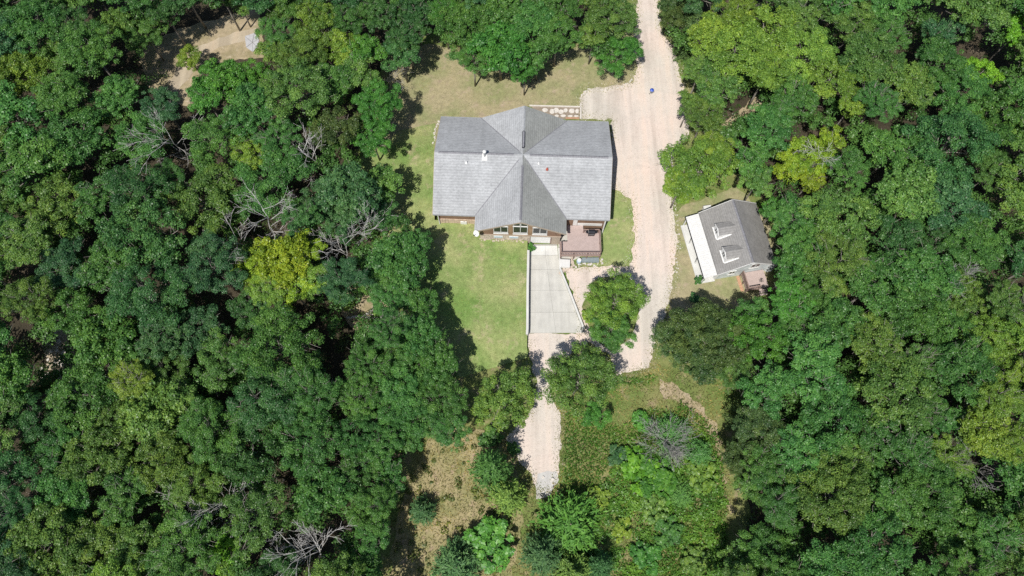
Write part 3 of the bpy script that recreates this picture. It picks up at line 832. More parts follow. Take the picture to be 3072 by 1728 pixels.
# grey slab in the woodland clearing
pts_ = [at(734, 108, .1), at(764, 98, .1), at(778, 118, .1), at(772, 142, .1), at(758, 156, .1), at(738, 142, .1)]
sl_ = empty('broken_slab', (0, 0, 0)); tag(sl_, 'broken grey concrete slab lying in the woodland clearing', 'slab')
c_ = sum(pts_, Vector())/6
random.seed(4)
for j in range(6):
    a, b = pts_[j], pts_[(j+1) % 6]
    s_ = 0.02
    tri = [c_.lerp(a, 0.04), a.lerp(c_, s_).lerp(b, 0.02), b.lerp(c_, s_).lerp(a, 0.02)]
    if (tri[1]-tri[0]).cross(tri[2]-tri[0]).z < 0: tri = tri[::-1]
    MB().prism([(q.x, q.y) for q in tri], 0.0, 0.1+random.uniform(0, 0.05)).build('slab_piece', M['slab'], sl_)

# ------------------------------------------------------------------ cottage
CC, CR = Vector((29.6, 36.8, 0)), R(10.4)
cot = tag(empty('cottage', CC, CR), 'small white cottage with grey shingle roof and two dormers', 'cottage')
cz, ce, ch, cl = 5.4, 2.95, 3.95, 4.5
cr = roof_shell([[(-ch, -cl, ce), (0, -cl, cz), (0, cl, cz), (-ch, cl, ce)], [(0, -cl, cz), (ch, -cl, ce), (ch, cl, ce), (0, cl, cz)]], 0.16, 'roof', M['roof2'], cot)
cap_line((0, -cl+0.05, cz), (0, cl-0.05, cz), 'ridge_cap', cr, 0.34, mat=M['cap'])
cs = (cz-ce)/ch
MB().add(*pent(-4.1, 4.1, 3.5, cz-0.17-cs*3.5, cz-0.17, -0.1, 'y')).build('wall', M['white_siding'], cot)
for y in (-cl-0.02, cl+0.02):
    for s_ in (-1, 1): MB().bar((s_*ch, y, ce-0.1), (0, y, cz-0.1), 0.05, 0.24).build('fascia', M['white'], cot)
window(cot, 1.2, 2.3, 3.7, 1.3, True, y=-4.1)
window(cot, -1.6, 1.2, 2.3, 0.9, True, y=-4.1)
MB().box(-3.62, -3.45, -4.16, -3.9, 0, 2.9).build('corner_board', M['white'], cot)
MB().box(3.4, 3.62, -4.16, -3.9, 0, 2.9).build('corner_board', M['white'], cot)
MB().box(3.55, 4.3, -4.35, -3.7, 0.0, 2.3).build('side_porch', M['white_siding'], cot)
def dormer(v):
    d = empty('dormer', (0, v, 0)); d.parent = cot
    u0 = -2.9; zb = cz-cs*2.9; zt = 4.7; za = 5.02; hw = 0.8
    ub = lambda z: -(cz-z)/cs+0.0
    # cheeks and face as one solid, then its little gable roof
    pf = [(u0, -hw, zb-0.15), (u0, hw, zb-0.15), (u0, hw, zt), (u0, 0, za), (u0, -hw, zt)]
    pb = [(ub(zt)+0.4, -hw, zb-0.15), (ub(zt)+0.4, hw, zb-0.15), (ub(zt)+0.1, hw, zt), (ub(za)+0.1, 0, za), (ub(zt)+0.1, -hw, zt)]
    MB().add(pf+pb, [(0, 1, 2, 3, 4)[::-1], (5, 6, 7, 8, 9)]+[(i, (i+1) % 5, 5+(i+1) % 5, 5+i) for i in range(5)]).build('dormer_wall', M['white'], d)
    o2 = 0.07; e = (za-zt)/hw
    zl = za+0.06-e*(hw+0.05)
    r_ = roof_shell([[(u0-o2, 0, za+0.06), (ub(za+0.06), 0, za+0.06), (ub(zl), hw+0.05, zl), (u0-o2, hw+0.05, zl)],
                     [(u0-o2, 0, za+0.06), (u0-o2, -hw-0.05, zl), (ub(zl), -hw-0.05, zl), (ub(za+0.06), 0, za+0.06)]], 0.07, 'dormer_roof', M['roof2'], d)
    w_ = MB().box(u0-0.06, u0-0.004, -0.36, 0.36, zb+0.12, zt+0.12).build('dormer_window', M['white'], d)
    return d
# panes of the dormer windows sit one level up with the dormer wall
for v in (1.0, -2.35):
    d = dormer(v)
    for s_ in (-0.16, 0.16):
        MB().box(-2.98, -2.962, s_-0.08, s_+0.08, 4.0, 4.6).build('pane', M['glass'], d)
    fb = MB()
    for s_ in (-1, 1): fb.bar((-3.0, 0, 5.06), (-3.0, s_*0.86, 4.66), 0.1, 0.06)
    fb.build('rake_board', M['white'], d)
    fz = lambda u: cz+cs*u+0.03
    MB().bar((-2.98, -0.9, fz(-2.98)), (-2.98, 0.9, fz(-2.98)), 0.16, 0.03).build('flashing', M['white'], d)
    MB().bar((-2.95, -0.93, fz(-2.95)), (-1.3, -0.93, fz(-1.3)), 0.17, 0.03).build('flashing', M['white'], d)
# porch: sheet metal roof on posts, concrete floor
aw = empty('porch_roof', (0, 0, 0)); aw.parent = cot
a0, a1, z0, z1 = -5.6, -3.98, 2.3, 2.78
MB().add([(a0, -4.45, z0), (a1, -4.45, z1), (a1, 4.45, z1), (a0, 4.45, z0), (a0, -4.45, z0+0.04), (a1, -4.45, z1+0.04), (a1, 4.45, z1+0.04), (a0, 4.45, z0+0.04)],
         [(0, 3, 2, 1), (4, 5, 6, 7), (0, 1, 5, 4), (1, 2, 6, 5), (2, 3, 7, 6), (3, 0, 4, 7)]).build('metal_sheet', M['metal_white'], aw)
rb = MB(); y = -4.4
while y < 4.45:
    rb.bar((a0, y, z0+0.055), (a1, y, z1+0.055), 0.03, 0.045); y += 0.295
o = rb.build('sheet_rib', M['metal_white'], aw); o['kind'] = 'stuff'
MB().bar((a0-0.05, -4.45, z0-0.04), (a0-0.05, 4.45, z0-0.04), 0.08, 0.12).build('gutter', M['black'], aw)
for y in (-4.3, -1.45, 1.45, 4.3):
    q = link('post', MB().box(-0.06, 0.06, -0.06, 0.06, 0, 2.2).mesh('post', M['white']), aw); q.location = (-5.45, y, 0.03)
MB().box(-5.85, -3.5, -4.35, 4.3, -0.02, 0.13).build('porch_floor', M['concrete_lt'], cot)
MB().box(-3.56, -3.46, -0.5, 0.5, 0.13, 2.2).build('door', M['white'], cot)
p = at(2123, 624, 1.0)
t = thing('propane_cabinet', (p.x, p.y, 0.0), 'small white cabinet at the back gable of the cottage', 'cabinet', CR)
MB().box(-0.5, 0.5, -0.35, 0.35, 0, 1.0).build('case', M['white'], t, bevel=0.02)
MB().box(-0.54, 0.54, -0.39, 0.39, 1.001, 1.06).build('lid', M['metal_white'], t, bevel=0.02)
# cottage deck
cd = tag(empty('cottage_deck', CC, CR), 'small brown deck with rail at the front gable of the cottage', 'deck')
m = MB(); x = -0.05
while x < 2.9:
    m.box(x, x+0.138, -6.6, -4.15, 0.75, 0.8); x += 0.145
o = m.build('deck_board', M['deck'], cd); o['kind'] = 'stuff'
MB().box(-0.1, 2.95, -6.66, -6.602, 0.5, 0.82).build('rim_board', M['rail'], cd)
railing(cd, (-0.02, -4.25), (-0.02, -6.55), 0.8, npost=2, spacing=0.12)
railing(cd, (0.05, -6.58), (1.6, -6.58), 0.8, npost=1)
sp = MB()
for k in range(3): sp.box(1.7, 2.8, -6.92-k*0.26, -6.68-k*0.26, 0.55-k*0.22, 0.6-k*0.22)
o = sp.build('stair_tread', M['deck'], cd); o['kind'] = 'stuff'
MB().box(-0.5, -0.06, -6.4, -4.2, 0, 0.03).build('ground_mat', M['brick'], cd)

# ------------------------------------------------------------------ foliage meshes
rng = np.random.default_rng(7)

def unit(v): return v/np.maximum(np.linalg.norm(v, axis=-1, keepdims=True), 1e-9)

def leaf_mesh(name, cen, nrm, length, width, tint, mat, along=None):
    """kite shaped leaves: centres, facing, size; tint is stored for each face"""
    n = len(cen)
    nrm = unit(nrm)
    if along is None:
        r = rng.normal(size=(n, 3))
    else:
        r = along
    t = unit(r - nrm*np.sum(r*nrm, axis=1, keepdims=True))
    b = np.cross(nrm, t)
    L = length.reshape(-1, 1); Wd = width.reshape(-1, 1)
    v = np.empty((n, 4, 3))
    v[:, 0] = cen - t*L*0.5
    v[:, 1] = cen + b*Wd*0.5 - nrm*Wd*0.12
    v[:, 2] = cen + t*L*0.5
    v[:, 3] = cen - b*Wd*0.5 - nrm*Wd*0.12
    me = bpy.data.meshes.new(name)
    me.vertices.add(n*4); me.vertices.foreach_set('co', v.reshape(-1))
    me.loops.add(n*4); me.loops.foreach_set('vertex_index', np.arange(n*4, dtype=np.int32))
    me.polygons.add(n); me.polygons.foreach_set('loop_start', np.arange(0, n*4, 4, dtype=np.int32))
    me.update(calc_edges=True)
    at_ = me.attributes.new('tint', 'FLOAT', 'FACE')
    at_.data.foreach_set('value', np.clip(tint, 0, 1).astype(np.float32))
    me.materials.append(mat)
    return me

def oak_crown(name, seed, limbs=9, puffs=7, leaves=115, flat=0.72, leaf=0.078, ragged=1.0, fine=1.0):
    """a crown of radius 1: limbs carry clusters of leaf puffs with gaps of shade between them"""
    g = np.random.default_rng(seed)
    P, N, T, Sz = [], [], [], []
    lobes = []
    for i in range(limbs):
        top = i >= limbs*0.78
        th = 2.39996*i + g.uniform(-.4, .4)
        el = g.uniform(0.02, 0.9) if not top else g.uniform(0.8, 1.5)
        rr = g.uniform(0.5, 0.82)*ragged
        lobes.append((np.array([math.cos(th)*math.cos(el)*rr, math.sin(th)*math.cos(el)*rr, math.sin(el)*rr*flat+0.1]), g.uniform(0.28, 0.42)*(0.5+0.5*fine), g.uniform(-.22, .22)))
    for c, lr, lt in lobes:
        for j in range(puffs):
            d = unit(g.normal(size=3)); d[2] = abs(d[2])*0.9-0.25
            pc = c + d*lr*g.uniform(0.45, 1.12)*np.array([1, 1, 0.95])
            pr = g.uniform(0.11, 0.21)*fine
            k = int(leaves*(pr/0.18/fine)**2*g.uniform(0.8, 1.2))
            dv = unit(g.normal(size=(k, 3)))
            dv[:, 2] = np.where(dv[:, 2] < -0.2, -dv[:, 2], dv[:, 2])
            rad = pr*g.uniform(0.6, 1.12, size=(k, 1))
            P.append(pc + dv*rad*np.array([1, 1, 0.72]))
            N.append(dv + np.array([0, 0, 0.5]) + g.normal(size=(k, 3))*0.55)
            T.append(0.5 + lt + g.normal()*0.08 + g.normal(size=k)*0.22)
            Sz.append(g.uniform(0.7, 1.25, size=k)*leaf)
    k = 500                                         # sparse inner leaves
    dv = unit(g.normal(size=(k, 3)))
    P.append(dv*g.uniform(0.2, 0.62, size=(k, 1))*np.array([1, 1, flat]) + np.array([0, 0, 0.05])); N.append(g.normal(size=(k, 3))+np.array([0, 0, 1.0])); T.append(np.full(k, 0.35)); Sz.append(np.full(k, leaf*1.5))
    P, N, T, Sz = map(np.concatenate, (P, N, T, Sz))
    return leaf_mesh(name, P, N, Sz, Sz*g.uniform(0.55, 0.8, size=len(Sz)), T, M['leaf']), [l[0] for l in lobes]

def oak_wood(name, lobes, seed, h=2.2, r=0.055):
    """trunk from -h (ground) up into the crown with limbs to each lobe, in crown radii"""
    g = random.Random(seed)
    m = MB()
    fork = -0.35
    pts = [(0, 0, -h), (g.uniform(-.03, .03), g.uniform(-.03, .03), -h*0.6), (0, 0, fork), (g.uniform(-.05, .05), g.uniform(-.05, .05), 0.25)]
    m.tube(pts, [r*0.95, r*0.75, r*0.65, r*0.3], 7)
    for l in lobes:
        a = Vector((0, 0, fork+g.uniform(0, 0.3))); b = Vector(l)*1.08 + Vector((0, 0, 0.06))
        q = a.lerp(b, 0.5)+Vector((g.uniform(-.08, .08), g.uniform(-.08, .08), -0.08))
        m.tube([a, q, b], [r*0.5, r*0.33, r*0.12], 5)
        for _ in range(3):
            e = b+Vector((g.uniform(-.3, .3), g.uniform(-.3, .3), g.uniform(-0.02, .24)))
            m.tube([q.lerp(b, g.uniform(0.3, 0.9)), e], [r*0.17, r*0.05], 4)
    return m.mesh(name, M['bark_lt'], True)

def cedar_crown(name, seed, tiers=15, hgt=2.6, per=11, leaf=0.17):
    """a cone of feathery upswept sprays, base radius 1, foot at z = 0"""
    g = np.random.default_rng(seed)
    P, N, T, Ln, Al = [], [], [], [], []
    for i in range(tiers):
        f = i/(tiers-1); z = 0.12+f*hgt*0.93
        rmax = (1-f)**0.62*(1.0-0.12*(f < 0.1))+0.04
        for j in range(max(4, int(per*(1-0.45*f)))):
            th = g.uniform(0, 6.283); rl = rmax*g.uniform(0.72, 1.12)
            d = np.array([math.cos(th), math.sin(th), g.uniform(0.12, 0.55)+0.5*f])
            k = int(34*rl+9)
            s = g.uniform(0.15, 1.0, size=(k, 1))**0.7
            c = np.array([0, 0, z]) + d*s*rl + g.normal(size=(k, 3))*0.055*(0.4+s)
            P.append(c); Al.append(np.tile(d, (k, 1)) + g.normal(size=(k, 3))*0.45)
            N.append(np.array([0, 0, 1.0]) + g.normal(size=(k, 3))*0.6 + d*0.3)
            T.append(0.42 + 0.25*s[:, 0] + g.normal(size=k)*0.13 + g.normal()*0.05); Ln.append(g.uniform(0.6, 1.2, size=k)*leaf)
    P, N, T, Ln, Al = map(np.concatenate, (P, N, T, Ln, Al))
    return leaf_mesh(name, P, N, Ln, Ln*0.3, T, M['needle'], Al)

OAKS = []
for k in range(14):
    cm, lobes = oak_crown('crown', 100+k, limbs=[9, 11, 8, 12, 10, 9, 13][k % 7], puffs=[7, 6, 8, 6, 7][k % 5], leaves=[135, 150, 125][k % 3], flat=[0.7, 0.62, 0.8][k % 3], leaf=[0.064, 0.07, 0.06, 0.074][k % 4], ragged=[1.0, 1.08, 0.94][k % 3])
    OAKS.append((cm, oak_wood('trunk', lobes, k)))
BIGS = []
for k in range(10):
    cm, lobes = oak_crown('crown', 700+k, limbs=[17, 20, 15, 22, 18][k % 5], puffs=[8, 7, 9][k % 3], leaves=[135, 185, 105, 155][k % 4], flat=[0.62, 0.56, 0.7][k % 3], leaf=[0.044, 0.036, 0.054, 0.04][k % 4], ragged=[1.0, 1.1, 0.96, 1.05][k % 4], fine=0.72)
    BIGS.append((cm, oak_wood('trunk', lobes, 30+k, r=0.045)))
SHRUBS = []
for k in range(4):
    cm, lobes = oak_crown('crown', 300+k, limbs=7, puffs=6, leaves=55, flat=0.75, leaf=0.15, ragged=0.95)
    SHRUBS.append((cm, oak_wood('trunk', lobes, 50+k, h=0.9, r=0.035)))
CEDARS = [cedar_crown('crown', 500+k, tiers=[15, 17, 13][k], hgt=[2.6, 3.2, 2.1][k]) for k in range(3)]
TRUNK_C = MB().tube([(0, 0, -0.02), (0.02, 0, 1.2), (0, 0.02, 2.4)], [0.07, 0.05, 0.015], 7).mesh('trunk', M['bark'], True)

HUES = {  # leaf colours, and the words for them
    'deep': ((0.06, 0.165, 0.046), 'deep green'), 'mid': ((0.082, 0.212, 0.046), 'mid green'), 'olive': ((0.124, 0.242, 0.05), 'olive green'),
    'lime': ((0.175, 0.3, 0.044), 'yellow green'), 'blue': ((0.068, 0.175, 0.064), 'bluish green'), 'yellow': ((0.25, 0.385, 0.034), 'yellow leaved'),
    'bright': ((0.084, 0.25, 0.04), 'bright green'), 'dark': ((0.082, 0.145, 0.042), 'dark green'), 'vivid': ((0.16, 0.38, 0.034), 'vivid lime green')}

trng = random.Random(99)
ALL = []                                            # (root, px, py, radius, hue, kind) for labels
def leafcol(h):
    c = HUES[h][0]; j = trng.uniform(0.84, 1.16); s_ = trng.uniform(-0.1, 0.1)
    return (c[0]*j*(1+s_), c[1]*j, c[2]*j*(1-s_), 1.0)

def plant(px, py, rpx, hue, kind='oak', zc=None, var=None, label=None, group=None):
    """a tree whose crown is seen round (px, py) of the survey sketch, rpx wide"""
    if kind == 'oak':
        zc = trng.uniform(6.6, 9.4) if zc is None else zc
        r = (ad(px+rpx, py, zc)-ad(px, py, zc)).length
        p = ad(px, py, zc)
        lib = BIGS if rpx > 56 else OAKS
        cm, tm = lib[trng.randrange(len(lib))]
        e = empty('broadleaf_tree', (p.x, p.y, 0), trng.uniform(0, 6.283))
        c = link('crown', cm, e); c.location = (0, 0, zc-0.1*r); c.scale = (r, r*trng.uniform(0.9, 1.1), r*trng.uniform(0.85, 1.15))
        t = link('trunk', tm, e); t.location = c.location; t.scale = (r, r, c.location.z/2.2)
        cat = 'tree'
    elif kind == 'shrub':
        zc = 0.8 if zc is None else zc
        r = (ad(px+rpx, py, zc)-ad(px, py, zc)).length
        p = ad(px, py, zc)
        cm, tm = SHRUBS[trng.randrange(len(SHRUBS))]
        e = empty('shrub', (p.x, p.y, 0), trng.uniform(0, 6.283))
        c = link('crown', cm, e); c.location = (0, 0, max(0.2, zc-0.2*r)); c.scale = (r, r*trng.uniform(0.85, 1.15), r*trng.uniform(0.45, 0.65))
        t = link('trunk', tm, e); t.location = c.location; t.scale = (r, r, max(0.1, c.location.z/0.9))
        cat = 'shrub'
    else:
        zc = 2.5 if zc is None else zc
        r = (ad(px+rpx, py, zc)-ad(px, py, zc)).length
        p = ad(px, py, zc)
        e = empty('cedar_tree', (p.x, p.y, 0), trng.uniform(0, 6.283))
        v = trng.randrange(3) if var is None else var
        c = link('crown', CEDARS[v], e); hs = zc*2/2.6*trng.uniform(0.95, 1.05); c.scale = (r, r, hs)
        t = link('trunk', TRUNK_C, e); t.scale = (r*0.8, r*0.8, hs)
        cat = 'tree'
    c.color = leafcol(hue)
    e['category'] = cat
    if label: e['label'] = label
    e['group'] = group or {'oak': 'broadleaf trees of the woods', 'shrub': 'shrubs in the meadow', 'cedar': 'cedars round the meadow'}[kind]
    ALL.append((e, px, py, rpx, hue, kind))
    return e

# trees read off the photograph one by one (sketch coordinates: centre, radius, leaf colour)
KEY = [
 # behind the house
 (1258, 128, 86, 'bright', 6.5), (1340, 60, 66, 'mid', 7.0), (1400, 92, 55, 'mid', 6.5), (1170, 70, 70, 'mid', 7.2), (1118, 40, 52, 'bright', 7), (1255, 35, 62, 'mid', 7.5), (1190, 150, 52, 'mid', 6),
 (1352, 140, 40, 'mid', 5.5), (1415, 25, 50, 'mid', 7), (1538, 50, 62, 'olive', 7), (1492, 92, 38, 'olive', 6), (1500, 10, 45, 'olive', 7), (1320, 185, 34, 'bright', 5.0),
 (1022, 92, 58, 'deep', 7), (1010, 140, 48, 'deep', 6), (1045, 30, 50, 'deep', 7),
 (955, 275, 62, 'bright', 6.2), (935, 345, 52, 'bright', 6.0), (905, 190, 46, 'olive', 6.5), (918, 130, 45, 'bright', 7), (800, 70, 65, 'lime', 7.2), (765, 150, 62, 'olive', 7.2), (840, 210, 55, 'mid', 7), (700, 90, 50, 'mid', 7.5), (860, 120, 45, 'lime', 7),
 (850, 330, 62, 'dark', 6.8), (880, 60, 52, 'mid', 7.5), (960, 40, 50, 'deep', 7.5),
 # west edge of the lawn
 (880, 490, 84, 'blue', 7.2), (958, 468, 48, 'olive', 6.2), (812, 500, 52, 'blue', 7.2), (960, 545, 40, 'deep', 6.0), (870, 560, 55, 'blue', 7),
 (1000, 660, 82, 'mid', 7.4), (940, 690, 52, 'mid', 7.2), (1046, 630, 46, 'mid', 7.2), (985, 745, 55, 'mid', 7),
 (1055, 770, 44, 'mid', 7.0), (1060, 850, 62, 'mid', 7.4), (1000, 900, 62, 'mid', 7.2), (1098, 920, 66, 'mid', 7.6), (930, 920, 58, 'mid', 7.2), (1010, 985, 62, 'mid', 7.4),
 (1110, 1010, 66, 'mid', 7.4), (1040, 1060, 60, 'mid', 7.0), (960, 1060, 62, 'mid', 7.2), (1130, 1080, 52, 'mid', 6.0), (900, 1000, 52, 'mid', 7.4), (960, 1130, 52, 'mid', 6.8), (890, 1100, 60, 'mid', 7.2), (985, 1200, 45, 'mid', 6), (940, 1270, 60, 'mid', 6.8), (900, 1180, 55, 'mid', 7), (940, 1350, 52, 'mid', 6), (915, 1430, 55, 'mid', 6),
 (715, 665, 78, 'yellow', 7.2), (762, 630, 46, 'yellow', 7.0), (640, 690, 52, 'yellow', 6.8), (785, 700, 56, 'lime', 7.0), (680, 735, 50, 'lime', 7), (735, 730, 45, 'yellow', 7),
 # round the drive
 (1268, 1010, 82, 'olive', 5.6), (1456, 960, 88, 'olive', 5.8), (1545, 760, 74, 'lime', 4.6), (1538, 830, 56, 'mid', 4.2), (1492, 1045, 36, 'bright', 2.2),
 (1556, 140, 58, 'bright', 3.8),
 # east of the drive
 (1752, 430, 88, 'lime', 6.2), (1712, 470, 46, 'lime', 6.0), (1790, 380, 52, 'lime', 6.2), (1770, 300, 50, 'olive', 6.0), (1735, 262, 36, 'olive', 5.6), (1800, 220, 62, 'olive', 7), (1760, 180, 52, 'olive', 7), (1850, 130, 85, 'lime', 7.6), (1780, 90, 60, 'lime', 7.6), (1930, 90, 80, 'lime', 7.8),
 (1925, 190, 62, 'lime', 7.6), (2010, 140, 75, 'lime', 7.8), (2090, 200, 72, 'lime', 7.6), (1850, 40, 60, 'lime', 7.8), (1712, 70, 52, 'dark', 4.5), (1700, 20, 45, 'dark', 4.5), (2000, 50, 60, 'olive', 7.8),
 (1925, 330, 66, 'mid', 6.8), (1890, 400, 46, 'mid', 6.6), (1905, 460, 40, 'olive', 6.0), (2030, 400, 66, 'yellow', 6.8), (2082, 365, 42, 'yellow', 6.8), (1985, 432, 46, 'yellow', 6.4), (2040, 455, 38, 'yellow', 6.2), (1995, 250, 60, 'mid', 7.2), (1960, 290, 45, 'mid', 7), 
 (1990, 550, 62, 'mid', 6.6), (1945, 530, 36, 'bright', 5.0), (2010, 640, 66, 'mid', 7.0), (1984, 690, 48, 'mid', 6.6), (1985, 765, 62, 'bright', 7), (1892, 792, 46, 'mid', 6.0),
 (1745, 835, 80, 'dark', 5.4), (1700, 862, 62, 'dark', 5.0), (1815, 860, 76, 'dark', 6.0), (1770, 915, 56, 'dark', 4.8), (1845, 930, 52, 'olive', 5.4), (1900, 850, 72, 'bright', 7),
 (1925, 985, 66, 'mid', 7.4), (1900, 1080, 72, 'dark', 6.4), (1855, 1150, 52, 'dark', 5.2), (1915, 1170, 60, 'mid', 7), (1880, 1225, 42, 'olive', 4.6), (1960, 1250, 66, 'mid', 7.4), (1925, 1395, 66, 'mid', 6.0), (1860, 1425, 48, 'olive', 4.6), (1975, 1320, 40, 'mid', 5.5),
 (2455, 190, 46, 'vivid', 5.5), (2555, 85, 42, 'vivid', 6.5), (2140, 270, 40, 'lime', 7), (2480, 850, 66, 'lime', 7), (2520, 920, 56, 'lime', 7), (565, 1395, 46, 'vivid', 5.5), (590, 1430, 40, 'lime', 5), (420, 455, 52, 'mid', 7),
 (480, 150, 34, 'lime', 3.0), (370, 95, 52, 'olive', 5), (300, 70, 52, 'olive', 6), (600, 8, 36, 'olive', 5), (700, 40, 40, 'olive', 7), (300, 250, 62, 'mid', 7), (560, 215, 72, 'bright', 6.8), (640, 200, 50, 'bright', 6.4), (520, 250, 45, 'bright', 6.5), (690, 140, 45, 'olive', 7),
]
for x, y, r, h, zc in KEY: plant(x, y, r*1.14, h, 'oak', zc-1.3 if 930 < x < 1130 and 430 < y < 1110 else zc)

# openings between the crowns (sketch coordinates, radius)
DEADROOM = [(440, 372, 34), (770, 395, 36), (668, 565, 50), (600, 612, 26), (962, 562, 34), (862, 622, 40), (800, 1372, 60), (705, 1342, 30), (590, 1240, 26), (530, 1296, 26), (448, 1276, 24), (2455, 1180, 22), (2415, 695, 14)]
GAPS = [(330, 165, 44), (395, 200, 26), (235, 585, 30), (75, 880, 50), (135, 870, 30), (140, 928, 32), (525, 765, 36), (575, 815, 32), (487, 940, 32), (362, 894, 18), (800, 780, 44), (862, 878, 32), (905, 785, 48),
        (812, 925, 20), (844, 1010, 20), (1062, 967, 16), (245, 1258, 32), (370, 1295, 38), (525, 1315, 40), (532, 1160, 22), (117, 1200, 16), (712, 1165, 26), (737, 1238, 36), (699, 1350, 28), (790, 1425, 44), (832, 1300, 18),
        (2307, 30, 20), (2275, 130, 20), (2505, 125, 36), (2262, 290, 20), (2107, 220, 16), (2457, 390, 26), (2544, 612, 30), (2519, 700, 34), (2142, 490, 18), (2020, 1355, 48), (2463, 1170, 34), (2431, 1390, 20), (2144, 901, 14),
        (1890, 1305, 42), (530, 1000, 16), (450, 370, 30), (790, 400, 34), (660, 560, 44), (860, 620, 34), (960, 590, 24), (30, 690, 24), (15, 780, 20), (250, 760, 14), (2050, 300, 18), (1850, 290, 30), (1900, 260, 26), (2340, 1080, 16), (2200, 1150, 14), (2240, 1320, 16)]
CLEAR = [(1590, -60), (1660, -60), (1675, 100), (1720, 190), (1740, 330), (1690, 390), (1690, 520), (1720, 540), (1850, 470), (1930, 540), (1960, 640), (1910, 730), (1800, 745), (1700, 775), (1640, 870), (1630, 930), (1680, 960), (1800, 965), (1890, 975), (1815, 1080), (1840, 1200),
         (1860, 1280), (1830, 1520), (960, 1520), (985, 1290), (1030, 1200), (1100, 1120), (1200, 1090), (1190, 1000), (1170, 900), (1130, 800), (1090, 650), (1050, 560), (1000, 430), (920, 400), (975, 370), (1010, 290), (1000, 200), (980, 150), (1070, 120), (1150, 190), (1270, 215), (1350, 200),
         (1420, 150), (1480, 120), (1500, 220), (1570, 210), (1610, 150), (1585, 60)]
CLEAR2 = [(360, 145), (455, 82), (550, 48), (660, 30), (670, 135), (540, 145), (505, 180), (488, 255), (430, 245), (370, 185)]
frng = random.Random(4242)
HF = [(-0.35, 'deep'), (-0.12, 'blue'), (0.12, 'mid'), (0.3, 'olive'), (0.5, 'mid')]
taken = [(x, y, r) for x, y, r, h, z in KEY]
def hue_at(x, y):
    n = noise.noise((x*0.006, y*0.006, 3.7)) + frng.uniform(-0.3, 0.3)
    if x > 1900: n += 0.22
    return 'deep' if n < -0.28 else 'blue' if n < -0.16 else 'mid' if n < 0.26 else 'olive' if n < 0.62 else 'lime'
fill = 0
for tries in range(60000):
    if len(ALL) >= 300: break
    x, y = frng.uniform(-35, 2611), frng.uniform(-35, 1500)
    r = (frng.uniform(74, 104) if tries < 9000 else frng.uniform(52, 80))*(0.9 if y < 300 else 1.0)
    if inside(CLEAR, x, y) or inside(CLEAR2, x, y): continue
    if any(inside(CLEAR, x+dx*r*0.55, y+dy*r*0.55) or inside(CLEAR2, x+dx*r*0.75, y+dy*r*0.75) for dx, dy in ((1, 0), (-1, 0), (0, 1), (0, -1))): continue
    if any(math.hypot(x-a, y-b) < c*0.8+r*0.62 for a, b, c in GAPS): continue
    if any(math.hypot(x-a, y-b) < c+r*0.5 for a, b, c in DEADROOM): continue
    if any(math.hypot(x-a, y-b) < (r+c)*0.62 for a, b, c in taken): continue
    taken.append((x, y, r))
    plant(x, y, r*1.1, hue_at(x, y), 'oak'); fill += 1
print('trees', len(ALL), 'fill', fill)

# cedars and shrubs of the meadow
for x, y, r, h, zc, v, lb in [
    (1236, 1180, 58, 'mid', 4.6, 1, 'tall green cedar left of the gravel track end'), (1278, 1245, 54, 'olive', 3.6, 0, 'olive cedar below the tall one beside the gravel track'),
    (1062, 1285, 40, 'blue', 2.0, 2, 'small round dark cedar standing alone in the dry grass'), (1432, 1318, 92, 'bright', 3.0, 2, 'broad bright green cedar just below the gravel track end'),
    (1365, 1392, 62, 'blue', 3.2, 0, 'bluish cedar near the bottom edge below the broad green one'), (1150, 1425, 72, 'blue', 2.6, 2, 'pale bluish cedar at the bottom edge of the meadow'),
    (1440, 1440, 60, 'olive', 2.4, 0, 'olive cedar at the bottom edge in the middle'), (1510, 1425, 42, 'deep', 2.6, 0, 'dark cedar at the bottom edge right of the olive one'),
    (1690, 1085, 54, 'mid', 1.3, 2, 'low green cedar behind the bare grey shrub'), (1760, 1135, 40, 'mid', 1.4, 2, 'low green cedar right of the bare grey shrub'),
    (1715, 1245, 34, 'mid', 1.0, 2, 'small green cedar in the middle of the brushy meadow'), (1870, 1040, 44, 'dark', 3.5, 1, 'dark cedar in the shade at the east edge of the meadow'),
    (1710, 30, 44, 'dark', 3.6, 0, 'dark cedar at the top edge right of the gravel road'), (1735, 100, 42, 'dark', 3.4, 1, 'dark cedar beside the gravel road below the topmost one')]:
    plant(x, y, r, h, 'cedar', zc, v, label=lb)
